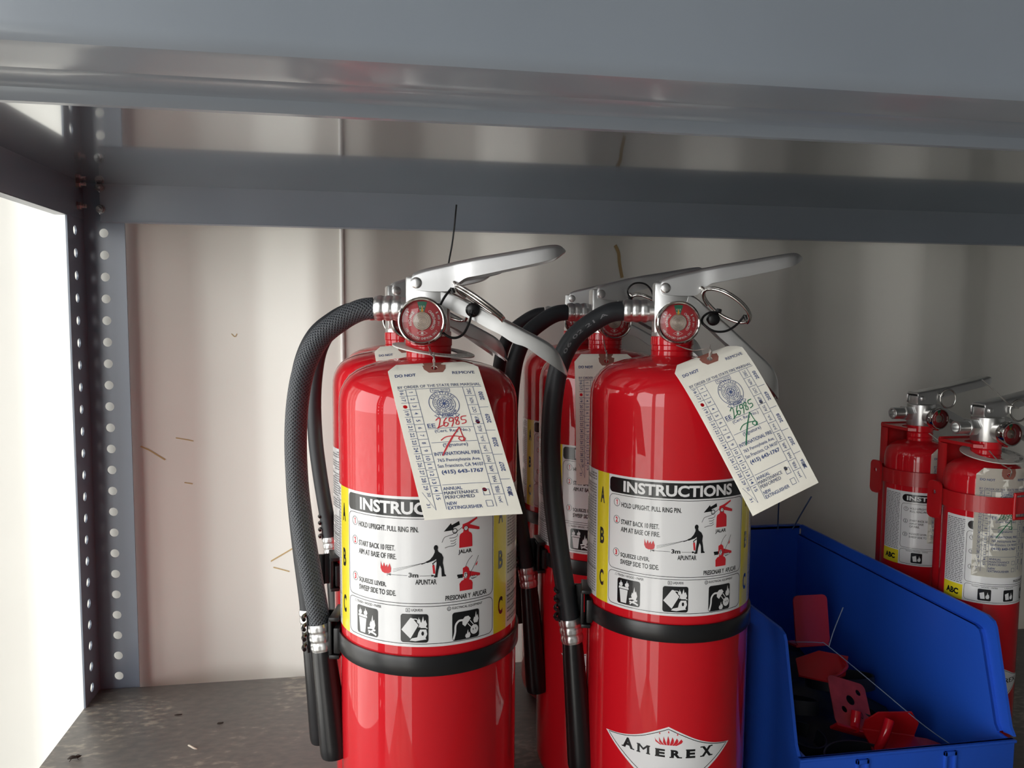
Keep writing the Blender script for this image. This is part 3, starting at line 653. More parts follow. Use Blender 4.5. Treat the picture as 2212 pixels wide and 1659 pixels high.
def extinguisher(loc, phi, label, hose='B', pin='B', seal_='B', collar=False, date=False, emblem=True, tail=False, low=0.):
    t = thing('fire_extinguisher', label, 'fire extinguisher', (loc[0], loc[1], SZ), math.radians(phi), 'large hose extinguishers on the shelf')
    ob('cylinder', ME['cylinder'], t); ob('neck', ME['neck'], t); ob('valve_body', ME['valve_body'], t)
    u = ob('upper_lever', ME['upper_lever'], t); ob('rivet', ME['rivet'], u); l = ob('lower_lever', ME['lower_lever'], t); ob('grommet', ME['grommet'], l)
    if low:                    # lever hanging lower on its pivot
        pv = Matrix.Translation((.012, 0, .476)); l.matrix_local = pv @ Matrix.Rotation(math.radians(low), 4, 'Y') @ pv.inverted()
    ga = ob('pressure_gauge', ME['gauge'], t, label='round red pressure gauge with a chrome rim')
    for nm, kk in (('dial', 'dial'), ('green_zone', 'green'), ('dial_print', 'dialprint'), ('bourdon_coil', 'coil'), ('needle', 'needle'), ('lens', 'lens')): ob(nm, ME[kk], ga)
    pn = ob('pull_pin', ME['pin'+pin], t); 
    if seal_: ob('tamper_seal', ME['seal'+seal_], t, label='black plastic tamper seal loop')
    if tail: ob('seal_tail', ME['tailA'], t)
    h = ob('hose', ME['hose'+hose], t); ob('hose_crimp', ME['crimp_top'], t); ob('hose_crimp', ME['crimp_low'+hose], t); ob('nozzle', ME['nozzle'+hose], t)
    if date: ob('date_print', ME['hosedate'], h)
    s_ = ob('hose_strap', ME['strap'], t); ob('hose_clip', ME['clip'], t)
    lb = ob('instruction_label', ME['label'], t, label='white instruction label with yellow side strips')
    for nm, me in LAB:
        o = ob(nm, me, lb)
        if nm in ('small_print', 'lettering', 'overprint'): o['kind'] = 'stuff'
    if emblem:
        e = ob('maker_emblem', ME['emblem'], t, label='white winged emblem with black lettering and red flames'); ob('emblem_lettering', ME['emblem_text'], e); ob('emblem_flame', ME['emblem_flame'], e)
    if collar:
        c = ob('service_collar', ME['collar'], t, (.004, -.004, .4375), (.10, .12, .3), label='pale plastic ring around the neck'); ob('collar_print', ME['collartext'], c)
    return t
extinguisher((.0353, .5779), -11, 'large red fire extinguisher with braided grey hose, nearest the perforated post', 'A', 'A', 'A', True, tail=True)
extinguisher((.2318, .6036), -13.8, 'large red fire extinguisher in front row beside the blue bin', 'B', 'B', 'B', date=True, low=15)
extinguisher((.0215, .7445), 7, 'large red fire extinguisher directly behind the one with braided hose', 'C', 'B', None)
extinguisher((.2212, .7575), -2, 'large red fire extinguisher directly behind the front one by the bin', 'B', 'B', 'C')
extinguisher((.2354, .9248), -13, 'large red fire extinguisher rearmost in the right-hand row, near the wall', 'B', 'B', None)
extinguisher((.0243, .8868), -8, 'large red fire extinguisher rearmost in the left-hand row, near the wall', 'B', 'B', None)

# ------------------------------------------------------------------ small extinguishers in red brackets
S = {}; Rs = 38.
S['cylinder'] = G().lathe([(0, 4), (24, 4), (28, 0), (32, 1), (36, 6), (38, 14), (38, 100), (38, 200), (38, 296), (37.5, 302), (35.5, 308), (31, 313), (24, 316.5), (15, 319)], 64).mesh('cylinder', 'red_paint', 30)
S['neck'] = G().lathe([(14.4, 317), (14.4, 322), (13.8, 323), (14.4, 324), (14.4, 328), (13.8, 329), (14.4, 330), (14.4, 338), (8, 338)], 40).mesh('neck', 'red_paint', 30)
g = G(); g.lathe([(0, 337), (15, 337), (15.4, 338), (15.4, 362), (14.6, 363), (0, 363)], 40); g.box(-12, 14, -8, 8, 360, 373, 1.5); g.lathe([(0, 28), (7, 28), (7, 0), (0, 0)], 20, 'y', (0, -28, 350)); S['valve_body'] = g.mesh('valve_body', 'alu', 30)
g = G(); g.lathe([(5, -40), (6.6, -40), (7, -39.4), (7, -25), (0, -25)], 28, 'x', (0, 0, 352)); g.lathe([(5, -40), (5, -32), (0, -32)], 24, 'x', (0, 0, 352)); g.lathe([(0, -26), (8.2, -26), (9, -25), (9, -17), (8.2, -15), (0, -15)], 6, 'x', (0, 0, 352)); S['nozzle'] = g.mesh('nozzle', 'alu', 30)
S['upper_lever'] = chan(dens([(-13, 375, 366, 9.4), (-11, 377.4, 364, 9.6), (0, 379, 363, 9.6), (12, 381, 363.4, 9.6), (18, 382, 368, 9.8), (26, 383.4, 372, 10.4), (50, 388, 377.5, 10.8), (80, 394, 384, 10.6), (89, 395.4, 387, 9), (94, 393.8, 390, 5.5)]), 2.6, 1.2).mesh('upper_lever', 'steel', 50)
S['lower_lever'] = chan(dens([(8, 366, 357, 8.4), (20, 362, 352, 8.6), (40, 352, 342, 9), (60, 342, 332, 9.2), (74, 334, 325, 8.6), (80, 328, 323, 6)]), 2.2, 1.2).mesh('lower_lever', 'steel', 50)
S['rivet'] = G().lathe([(0, -12), (2, -11.8), (3, -11), (3.2, -9)], 16, 'y', (-7, 0, 370)).mesh('rivet', 'steel_bright', 60)
S['gauge'] = G().lathe([(0, -12), (9, -12), (11.6, -22), (12.6, -24), (12.6, -31), (12, -32.2), (11, -32), (10.8, -29)], 36, 'y', (0, 0, 348)).mesh('pressure_gauge', 'chrome', 40)
S['dial'] = G().lathe([(0, -29), (10.8, -29)], 36, 'y', (0, 0, 348)).mesh('dial', 'dial_red')
S['coil'] = G().lathe([(0, -29.4)]+[(.4+.3*q, -29.4-(.6 if q % 2 else 0)) for q in range(14)]+[(4.5, -29.1)], 30, 'y', (0, 0, 348)).mesh('bourdon_coil', 'coil_metal', 80)
S['lens'] = G().lathe([(0, -32.6), (5, -32.2), (10.8, -31)], 28, 'y', (0, 0, 348)).mesh('lens', 'gauge_glass')
k = Ink(); k.poly([(-.4, -3), (.4, -3), (2.6, -10), (0, -10.3), (-2.6, -10)]); S['green'] = k.build('green_zone', 'dial_green', lambda u, v, off: (u, -29-off, 348-v), .15)
k = Ink(); k.poly([(-.8, -3.5), (.8, -3.5), (.1, -8.5)]); S['needle'] = k.build('needle', 'dial_yellow', lambda u, v, off: (u, -29-off, 348-v), .3)
k = Ink(); k.arc('RECHARGE', 0, 0, 6.6, -112, -42, 1.5, .02); k.arc('OVERCHARGED', 0, 0, 6.6, 35, 132, 1.4, .02); S['dialprint'] = k.build('dial_print', 'dial_white', lambda u, v, off: (u, -29-off, 348-v), .2)
g = G(); g.tube([(18, 12, 374), (18, -14, 374)], 1.4, 8); g.tube([(24+8*math.cos(2*pi*i/28), -15-3*math.cos(2*pi*i/28), 370+11*math.sin(2*pi*i/28)) for i in range(28)], 1.0, 8, True); S['pin'] = g.mesh('pull_pin', 'chrome', 60)
def smap(u, v, off): return ((Rs+off)*math.sin(u/Rs), -(Rs+off)*math.cos(u/Rs), 261-v)
KW = Ink(); KW.rr(-66, 56, 0, 88, 1.5); S['label'] = KW.build('instruction_label', 'label_white', smap, .15, 3)
KY, KB, KR, KG, KV = Ink(), Ink(), Ink(), Ink(), Ink()
KY.rect(-66, -44, 72, 88); KB.text('ABC', -62, -48, 77, 83.5, .05)
random.seed(5); v = 3.
while v < 70:
    u = -65
    while u < -45:
        wd = random.uniform(1.4, 4.4); KG.rect(u, min(u+wd, -44.6), v, v+1.0); u += wd+.7
    v += 1.9
KB.poly(rrect(-42, 42, 3, 12, 4.4)); KV.text('INSTRUCTIONS', -37, 37, 4.8, 10.2, .03)
KB.frame(-42.5, 42.5, 14, 67, 3, .35); KB.frame(-42.5, 42.5, 69, 86, 3, .35)
for n_, vc, l1, l2, l3 in (('1', 20.5, 'HOLD UPRIGHT.', 'PULL RING PIN.', None), ('2', 35, 'START BACK 10 FEET.', 'AIM AT BASE', 'OF FIRE.'), ('3', 51, 'SQUEEZE LEVER.', 'SWEEP SIDE TO SIDE.', None)):
    KB.ring(-37.5, vc, 2.1, 2.5); KB.text(n_, -38.2, -36.8, vc-1.4, vc+1.4, .02)
    for q, st in enumerate((l1, l2, l3)):
        if st: KB.text(st, -33, -33+len(st)*1.35, vc-2.2+q*3.6, vc+.2+q*3.6, .012)
KB.text('PRESIONAR Y APLICAR', 5, 36, 62.5, 65.2, .012); KB.text('TRASH • WOOD • PAPER', -36, -12, 70, 71.4); KB.text('LIQUIDS', -5, 5, 70, 71.4); KB.text('ELECTRICAL', 17, 33, 70, 71.4)
KR.poly([(14, 40), (14, 34), (16, 33), (16, 30), (22, 28), (19, 31), (23, 33), (19, 33), (20, 34), (20, 40)]); KR.poly([(14, 60), (14, 54), (16, 53), (16, 50), (23, 51), (19, 53), (20, 54), (20, 60)])
for cx in (-24, 0, 24):
    KB.poly(rrect(cx-6, cx+6, 72.6, 84.6, 1.2)); KV.poly([(cx-4.4, 77), (cx-.4, 75.6), (cx+.6, 82.6), (cx-3.4, 83)]); fl(cx+2.8, 82.4, 7, 3.6, KV)
S['lab'] = [(nm, kk.build(nm, mt, smap, off, 3)) for nm, kk, mt, off in (('yellow_strip', KY, 'ink_yellow', .22), ('small_print', KG, 'ink_grey', .24), ('lettering', KB, 'ink_black', .28), ('red_print', KR, 'ink_red', .28), ('white_print', KV, 'label_white', .36))]
def semap(u, v, off): u2 = u*.58; return ((Rs+off)*math.sin(u2/Rs), -(Rs+off)*math.cos(u2/Rs), 95-v*.6)
k = Ink(); k.poly(emb(1, 1)); S['emblem'] = k.build('maker_emblem', 'label_white', semap, .15, 4)
k = Ink(); k.line(emb(.94, .88), .7, True); k.text('AMEREX', -34, 34, 1, 9, .04); S['emblem_text'] = k.build('emblem_lettering', 'ink_black', semap, .25, 4)

g = G(); g.box(-22, 22, 39.5, 42, 12, 336, .8); g.box(-22, -20, 30, 42, 150, 330, .6); g.box(20, 22, 30, 42, 150, 330, .6)
out = [(-22, 42), (-22, -6), (-15.4, -12), (-15.4, 6)]+[(-16.2*math.cos(a), 6+16.2*math.sin(a)) for a in [pi*i/12 for i in range(0, 13)]]+[(15.4, 6), (15.4, -12), (22, -6), (22, 42)]
g.prism([(x_, y_) for x_, y_ in out], 331, 334.4)
S['back'] = g.mesh('back_plate', 'red_plain', 30)
g = G(); g.lathe([(40.6, 268), (41.8, 268), (41.8, 285), (40.6, 285), (40.6, 268)], 72); S['strapband'] = g.mesh('strap_band', 'red_plain', 30)
g = G(); g.tube(cr([(-2, -43, 264), (18, -41, 264), (20, -41, 266), (20, -41, 287), (18, -41, 289), (-2, -43, 289), (-4, -43, 287), (-4, -43, 266)], 4, True), 1.6, 8, True); S['buckle'] = g.mesh('buckle', 'red_plain', 60)
g = G(); g.prism(rrect(-9, 9, -20, 20, 6), -1.2, 1.2, [circ(0, 8, 2.6)], Matrix.Translation((-43, 20, 272)) @ Matrix.Rotation(pi/2, 4, 'Y') @ Matrix.Rotation(pi/2, 4, 'Z')); S['ear'] = g.mesh('side_ear', 'red_plain', 30)
def small_ext(loc, phi, lab, blab, collar):
    t = thing('fire_extinguisher', lab, 'fire extinguisher', (loc[0], loc[1], SZ), math.radians(phi), 'small bracketed extinguishers behind the bin')
    ob('cylinder', S['cylinder'], t); ob('neck', S['neck'], t); ob('valve_body', S['valve_body'], t); ob('nozzle', S['nozzle'], t)
    u = ob('upper_lever', S['upper_lever'], t); ob('rivet', S['rivet'], u); ob('lower_lever', S['lower_lever'], t); ob('pull_pin', S['pin'], t)
    ga = ob('pressure_gauge', S['gauge'], t)
    for nm, kk in (('dial', 'dial'), ('green_zone', 'green'), ('dial_print', 'dialprint'), ('bourdon_coil', 'coil'), ('needle', 'needle'), ('lens', 'lens')): ob(nm, S[kk], ga)
    lb = ob('instruction_label', S['label'], t)
    for nm, me in S['lab']: ob(nm, me, lb)
    e = ob('maker_emblem', S['emblem'], t); ob('emblem_lettering', S['emblem_text'], e)
    if collar:
        c = ob('service_collar', ME['collar'], t, (.002, -.006, .323), (.16, -.06, .2)); ob('collar_print', ME['collartext'], c)
        ob('seal_tail', G().tube(cr([(26, -12, 372), (10, -14, 378), (-2, -10, 390), (-14, -4, 402)], 5), .7, 6).mesh('seal_tail', 'wire_grey'), t)
    b_ = thing('mounting_bracket', blab, 'bracket', (loc[0], loc[1], SZ), math.radians(phi), 'red brackets of the small extinguishers')
    ob('back_plate', S['back'], b_); ob('strap_band', S['strapband'], b_); ob('buckle', S['buckle'], b_); ob('side_ear', S['ear'], b_)
small_ext((.645, .851), 3, 'small red fire extinguisher with silver nozzle, the one nearer the wall', 'red strap bracket on the small extinguisher nearer the wall', False)
small_ext((.630, .728), 4, 'small red fire extinguisher with pale neck ring, at the right picture edge', 'red strap bracket on the small extinguisher at the right picture edge', True)

# ------------------------------------------------------------------ inspection tags
CW, CL = 57., 112.
def tag_card(corners, ink, label, wire, bulge=2.5, punched=True, cyl=None):
    P = [Vector(c)*1000 for c in corners]      # TL TR BR BL, metres relative to the camera height line
    cen = sum(P, Vector())/4
    t = thing('inspection_tag', label, 'tag', (cen.x*.001, cen.y*.001, SZ+.46+cen.z*.001), 0, 'service tags hanging on the extinguishers')
    P = [p-cen for p in P]; N = (P[1]-P[0]).cross(P[3]-P[0]).normalized()
    if N.y > 0: N = -N
    def fn(u, v, off):
        s_, q = u/CW, v/CL; p = P[0]*(1-s_)*(1-q)+P[1]*s_*(1-q)+P[2]*s_*q+P[3]*(1-s_)*q
        return p+N*(off+bulge*math.sin(pi*max(q, 0)**.55)+1.2*math.sin(pi*s_))
    if cyl:                    # card held flat against a cylinder by its strap
        ax_, ay_, rad, tc_, zt = cyl; N = Vector((math.sin(tc_), -math.cos(tc_), 0))
        def fn(u, v, off):
            a = tc_+(u-CW/2)/rad; return Vector((ax_*1000+(rad+off)*math.sin(a), ay_*1000-(rad+off)*math.cos(a), zt*1000-v))-cen
    holes = [circ(29.5, 6.4, 2.0, 14)]
    pun = [(5.5, 35.6), (46.6, 49), (39.2, 95), (53.4, 98)] if punched else []
    holes += [circ(a, c, 1.45, 12) for a, c in pun]
    k = Ink(); k.poly([(6.5, 0), (49.5, 0), (57, 6.5), (57, CL), (0, CL), (0, 7)], holes); ob('card', k.build('card', 'tag_card', fn, 0, 6, 6, .28), t)
    k = Ink(); k.poly([(23, 0), (36, 0), (37, 4), (36.4, 7.4), (34, 10.6), (25.4, 10.6), (22.8, 7.4), (22.4, 4)], [circ(29.5, 6.4, 2.0, 14)]); ob('eyelet_patch', k.build('eyelet_patch', 'tag_patch', fn, .12, 6, 6), t, label='reddish brown eyelet patch')
    k = Ink(); T = k.text
    T('DO NOT', 3.6, 16.8, 10.6, 13, .03); T('REMOVE', 39.8, 53.6, 10.2, 12.6, .02); T('BY ORDER OF THE STATE FIRE MARSHAL', 3.6, 54.8, 20.2, 22.3, .008)
    def hl(a, c, v): k.line([(a, v), (c, v)], .28)
    def vl(u, a, c): k.line([(u, a), (u, c)], .28)
    hl(3.4, 55, 23.2)
    for u in (8.1, 14.3, 43.4, 49.8): vl(u, 23.2, 106.5)
    for i in range(15):
        v_ = 25.4+5.22*i; T(str(i+1), 9.9, 12.3, v_-(.7 if i < 9 else 1.5), v_+(.7 if i < 9 else 1.5), .01, 90)
        if i: hl(8.1, 14.3, v_-2.6)
        if i < 14 and not (punched and i == 2): w_ = 25.4+5.1*i; T(str(i+16), 4.2, 6.7, w_-1.5, w_+1.5, .01, 90)
        if 0 < i < 14: hl(3.6, 8.1, 25.4+5.1*i-2.55)
    k.line([(2.6, 94.4), (8.1, 94.4), (8.1, 106.5)], .28, True); T('30', 5.2, 7.2, 95, 97.6, .01, 90); T('31', 3.4, 5.4, 102, 104.6, .01, 90)
    for i, mo in enumerate(('DEC.', 'NOV.', 'OCT.', 'SEP.', 'AUG.', 'JUL.', 'JUN.', 'MAY', 'APR.', 'MAR.', 'FEB.', 'JAN.')):
        v_ = 26.6+6.86*i; T(mo, 45.5, 47.7, v_-2.3, v_+2.3, .012, -90)
        if i: hl(43.4, 49.8, v_-3.43)
    for i, yr in enumerate(('2030', '2029', '2028', '2027', '2026')):
        v_ = 30.4+16.7*i; T(yr, 52.0, 54.6, v_-3.2, v_+3.2, .025, -90)
        if i: hl(49.8, 55.6, v_-8.3)
    # round registration seal
    cx, cy = 29.4, 35.2
    k.ring(cx, cy, 8.9, 9.3, 40); k.ring(cx, cy, 6.6, 6.95, 36); k.ring(cx, cy, 4.1, 4.5, 28)
    k.arc('REGISTERED', cx, cy, 7.9, -62, 62, 1.4, .02); k.arc('STATE OF CALIFORNIA', cx, cy, 5.5, -100, 100, 1.15, .02); k.arc('STATE FIRE MARSHAL', cx, cy, 5.5, 255, 105, 1.15, .02, True); k.arc('FIRE EXTINGUISHER', cx, cy, 7.8, 232, 128, 1.3, .02, True)
    for i in range(8):
        a = pi*i/4; k.line([(cx+.6*math.cos(a), cy+.6*math.sin(a)), (cx+3.8*math.cos(a), cy+3.8*math.sin(a))], .55); k.disc(cx+2.9*math.cos(a+pi/8), cy+2.9*math.sin(a+pi/8), .55, 8)
    k.disc(cx, cy, .8, 10)
    k.frame(23.2, 35, 23.9, 26.4, .2, .3); T('Type: DCD', 24, 34.2, 24.5, 26, .015); k.frame(24.2, 34.6, 42.8, 45.4, .2, .3); T('E-1884', 26, 33, 43.3, 44.9, .015)
    for sg in (-1, 1): k.line([(cx+sg*5.2, 42.6), (cx+sg*7.6, 43.4), (cx+sg*5.0, 45.6)], .5)
    T('EE', 15.8, 20.6, 49, 51.8, .01); hl(15.6, 43, 52.5); T('(Cert. Reg. No.)', 19.4, 40.6, 53.3, 56.0, .008); hl(15.6, 43, 62.2); T('(Signature)', 22, 36.8, 63.0, 66.0, .008)
    T('INTERNATIONAL FIRE', 15.4, 42.6, 68.8, 71.2, .018); T('765 Pennsylvania Ave.', 16.4, 42, 73.2, 76.0, .01); T('San Francisco, CA 94107', 15.6, 42.8, 76.9, 79.6, .01); T('(415) 643-1767', 17, 41.8, 80.9, 84.2, .03)
    hl(15.4, 43, 90.6); T('ANNUAL', 15.2, 26.4, 92, 94.2, .016); T('MAINTENANCE', 15.2, 35.2, 94.9, 97.1, .016); T('PERFORMED', 15.2, 32.4, 97.7, 99.9, .016); T('NEW', 15.2, 21.2, 101.8, 104, .016); T('EXTINGUISHER', 15.2, 35.4, 104.6, 106.8, .016)
    k.frame(38, 41.6, 95, 98.8, .1, .3); k.frame(38, 41.6, 102.4, 106.2, .1, .3)
    ob('print', k.build('print', 'tag_ink', fn, .16, 6, 6), t, label='dark blue printed form')
    k = Ink()
    def cv(P_): k.curve([(a, c) for a, c in P_], .62, 5)
    cv([(21.6, 47), (23.6, 45.4), (24.4, 46.4), (22.6, 51.2), (21.4, 52.6), (23, 51.6), (25.4, 50.6)]); cv([(28.6, 45.4), (26.4, 48), (25.8, 50.8), (27.2, 51.4), (28.6, 49.6), (27, 48.8), (26, 50)])
    cv([(32.6, 46.2), (30.4, 45.8), (29.6, 48), (31.6, 48), (32.4, 46.2), (31.8, 49), (30.2, 52)]); cv([(35.8, 45.6), (33.8, 45.6), (33.6, 47.4), (35.2, 48.4), (34.8, 50.4), (33.2, 50.2), (33.8, 48.6), (35.8, 45.6)])
    cv([(40.6, 44.8), (37.6, 45.2), (37.2, 47.4), (39.4, 47.6), (39.2, 49.4), (36.6, 50.2)])
    cv([(34.6, 52.4), (30, 58), (24, 66), (20.2, 71.4)]); cv([(34.6, 52.4), (35, 57), (35.4, 60.6), (34, 62), (32.4, 60.4), (34, 59), (36.2, 60.4), (35, 62.4)]); cv([(21.6, 61), (25, 58.8), (30, 58.4), (34.6, 59.4)]); cv([(33.8, 53.6), (28, 60), (21, 69.8)])
    ob('handwriting', k.build('handwriting', ink, fn, .24, 6, 6), t, label='handwritten number and signature')
    hp = Vector(fn(29.5, 6.4, 0)); W0 = Vector(wire)*1000-cen
    g = G(); pts = cr([hp+N*2, hp+N*3+Vector((0, 0, 6)), (hp+W0)/2+N*3, W0], 6); n = len(pts)
    for sg in (0, pi): g.tube([p+Vector((math.cos(i*.9+sg)*.6, 0, 0)) for i, p in enumerate(pts)], .33, 6)
    g.tube(cr([hp+N*2, hp+N*1+Vector((0, 0, -1.5)), hp-N*2+Vector((0, 0, 1)), hp-N*2+Vector((0, 0, 7)), hp+N*3+Vector((0, 0, 9))], 5), .33, 6)
    ob('tie_wire', g.mesh('tie_wire', 'wire_grey', 60), t)
    return t
tag_card([(.0047, .5359, -.0312), (.0638, .5262, -.0280), (.0865, .4711, -.1192), (.0266, .4808, -.1236)], 'pen_red', 'cream service tag with red handwriting hanging from the front left extinguisher', (.034, .553, -.0185), 8)
tag_card([(.2122, .5566, -.0347), (.2615, .5499, -.0158), (.2962, .4905, -.1095), (.2516, .4961, -.1326)], 'pen_green', 'cream service tag with green handwriting, tilted beside the blue bin', (.226, .578, -.0185), 11)
tag_card([(-.005, .711, -.0249), (.0478, .7024, -.0212), (.0629, .6565, -.1148), (.0127, .6648, -.1171)], 'pen_red', 'service tag mostly hidden behind the braided hose extinguisher', (.024, .722, -.016), 7)
tag_card([(.1764, .7054, -.0308), (.2319, .6961, -.0304), (.2288, .6768, -.1478), (.1753, .6857, -.1482)], 'pen_red', 'shaded service tag hanging straight on the second extinguisher of right-hand row', (.213, .735, -.018), 6)
tag_card([(.5966, .6911, -.1488), (.6368, .6543, -.1440), (.6345, .6468, -.2519), (.5876, .6788, -.2547)], 'pen_green', 'service tag under the red strap at the right picture edge', (.620, .712, -.131), 1, False, (.630, .728, 39.6, math.radians(-10), -.146))
tag_card([(.6426, .8156, -.1494), (.6961, .8178, -.1371), (.6841, .7993, -.2624), (.6302, .7988, -.2551)], 'pen_red', 'service tag squeezed between the two small extinguishers', (.645, .835, -.131), 1, False, (.645, .851, 39.6, math.radians(23), -.146))

# ------------------------------------------------------------------ blue hopper bin and its contents
BX0, BX1, BY0, BY1, BH = 368., 575., 615., 997., 178.
bin_ = thing('storage_bin', 'blue plastic open-front storage bin holding red brackets', 'bin', ((BX0+BX1)/2000, BY0/1000, SZ+.0005))
HW = (BX1-BX0)/2; BL = BY1-BY0
LIP, TOPY = 75., 32.
bm = bmesh.new(); th = 2.6; dr = 5.
def side(sg):
    g = G(); a = [(BL, 0), (0+4, 0), (0, LIP), (6, LIP+6), (TOPY-3, BH-7), (TOPY+8, BH), (BL, BH)]
    M = Matrix(((0, 0, sg, sg*(HW-th)), (1, 0, 0, 0), (0, 1, 0, 0), (0, 0, 0, 1)))
    g.prism(a, 0, th, (), M); return g
for sg in (-1, 1):
    path = [(0, LIP+2), (5, LIP+9), (TOPY-3, BH-8), (TOPY, BH-3), (TOPY+8, BH), (BL, BH)]
    inner = [(13, LIP+1), (17, LIP+6), (TOPY+8, BH-20), (TOPY+11, BH-15), (TOPY+17, BH-13), (BL, BH-13)]
    M = Matrix(((0, 0, sg, sg*(HW-th)), (1, 0, 0, 0), (0, 1, 0, 0), (0, 0, 0, 1)))
    g = G(); g.prism([(BL, 0), (4, 0), (0, LIP), (13, LIP)]+inner, 0, th, (), M)
    # outward stacking rim that follows the opening
    a_, b_, c_ = HW-th, HW+3.4, HW+6.2
    secs = [[(sg*a_, *q), (sg*b_, *q), (sg*b_, *p), (sg*c_, *p), (sg*c_, q[0]+2, q[1]-3)] for p, q in zip(path, inner)]
    g.loft(secs, .01); ob('side_wall', g.mesh('side_wall', 'blue_plastic', 35), bin_)
g = G(); g.box(-HW, HW, 0, BL, 0, 3, .5); ob('bin_floor', g.mesh('bin_floor', 'blue_plastic', 30), bin_)
g = G(); g.box(-HW, HW, BL-th, BL, 0, BH, .6); g.box(-HW-4, HW+4, BL-th, BL+7, BH-5, BH, 1); ob('back_wall', g.mesh('back_wall', 'blue_plastic', 30), bin_)
g = G(); bmw = [(-HW-5, 0), (HW+5, 0)]
g.box(-HW-4, HW+4, -1, 2.2, 0, LIP, .6); g.box(-HW-5, HW+5, -3, 3, LIP-3, LIP, 1)
for u in (-48, 40): g.box(u-6, u-3.5, -3.4, 0, 20, LIP-5, .4); g.box(u+3.5, u+6, -3.4, 0, 20, LIP-5, .4); g.box(u-6, u+6, -3.4, 0, LIP-9, LIP-5, .4)
ob('front_wall', g.mesh('front_wall', 'blue_plastic', 30), bin_)
def frame3(o, xa, ya):     # matrix with origin o, x axis xa, y near ya
    x_ = Vector(xa).normalized(); z_ = x_.cross(Vector(ya)).normalized(); y_ = z_.cross(x_); M = Matrix.Identity(4)
    for i in range(3): M[i][0], M[i][1], M[i][2], M[i][3] = x_[i], y_[i], z_[i], o[i]
    return M
def place(o, M, zoff=SZ+.46):
    M = M.copy(); M[2][3] += zoff; o.matrix_world = M; return o
# flat plate with three holes, a hook tab and a folded edge
g = G(); g.prism(rrect(-23, 23, -26, 26, 6), 0, 2, [circ(13, 15, 3.3), circ(1, 4, 5.2, 24), circ(-9, -8, 3.4)])
t = thing('bracket_plate', 'red bracket plate with three holes and stamped number lying in blue bin', 'bracket', (0, 0, 0))
place(t, frame3((.4785, .7175, -.3943), (.0453, .0, -.016), (.0276, .035, .0243)))
ob('plate', g.mesh('plate', 'red_dusty', 30), t)
g = G(); g.tube(cr([(-2, -27, 1), (0, -21, 1), (0, -16, 4), (0, -10, 7)], 5), 5, 10); ob('hook_tab', g.mesh('hook_tab', 'red_paint', 50), t); t.children[-1].scale = (1, 1, .5)
g = G(); g.box(-23, 23, -28, -25, -10, 2, .8); ob('folded_edge', g.mesh('folded_edge', 'red_plain', 30), t)
k = Ink(); k.text('20', 5, 12, -1, 6); ob('stamp', k.build('stamp', 'debris_dark', lambda u, v, off: (u, -v-11+3, 2+off), .05), t)
# channel bracket with an ear
t = thing('bracket_channel', 'red channel-shaped bracket with a round-holed ear at the bin front', 'bracket', (0, 0, 0))
place(t, frame3((.511, .678, -.421), (.05, -.010, -.006), (.010, .05, .014)))
g = G(); g.loft([[(x_, y, z) for y, z in ((-17, h1), (-17, 2), (-15, 0), (15, 0), (17, 2), (17, h2))] for x_, h1, h2 in ((-34, 6, 12), (-24, 10, 24), (8, 12, 30), (18, 6, 18))], 1.8); ob('channel', g.mesh('channel', 'red_plain', 30), t)
g = G(); g.prism([(14, -14), (30, -14)]+[(34+12*math.cos(a), 12*math.sin(a)) for a in [-.9+1.8*i/10 for i in range(11)]]+[(30, 14), (14, 14)], 0, 1.8, [circ(33, 0, 4.6, 20)]); ob('ear', g.mesh('ear', 'red_dusty', 30), t)
g = G(); g.tube(cr([(-30, -14, 4), (-28, -12, 14), (-25, -8, 24), (-22, -2, 32)], 5), 4.6, 10); ob('hook_tab', g.mesh('hook_tab', 'red_paint', 50), t)
# upright red strap plates deeper in the bin
t = thing('bracket_plate', 'dark red upright rectangular plate deep in the blue bin', 'bracket', (0, 0, 0))
place(t, frame3((.489, .815, -.3405), (.05, 0, 0), (0, .01, .05)))
g = G(); g.prism(rrect(-21, 21, -30, 26, 6), 0, 2); g.box(-21, 21, -32, -29, -24, 2, .8); ob('plate', g.mesh('plate', 'red_plain', 30), t)
t = thing('bracket_strap', 'dark red folded strap lying across the middle of the bin', 'bracket', (0, 0, 0))
place(t, frame3((.478, .775, -.379), (.05, .01, .004), (-.01, .04, .014)))
g = G(); g.prism([(-34, -6), (-8, -24), (16, -22), (40, 0), (14, 18), (-20, 16)], 0, 2); ob('plate', g.mesh('plate', 'red_plain', 30), t)
g = G(); g.tube(cr([(30, 2, 3), (22, -16, 8), (4, -24, 9), (-12, -24, 6)], 6), 1.6, 8); ob('bent_rod', g.mesh('bent_rod', 'red_plain', 60), t)
mt_ = G(); rows = []
for i in range(24):
    rows.append([(-94+188*j/16, 14+350*i/23, 8+5*math.sin(i*.9+j*.7)+4*math.sin(j*1.3-i*.5)+(3 if i % 5 == 0 else 0)) for j in range(17)])
mt_.loft(rows, 2.0)
tag(ob('rubber_sheet', mt_.mesh('rubber_sheet', 'black_rubber', 60), None, ((BX0+BX1)/2000, BY0/1000, SZ+.006)), 'crumpled black sheet covering the floor of the blue bin', 'sheet')
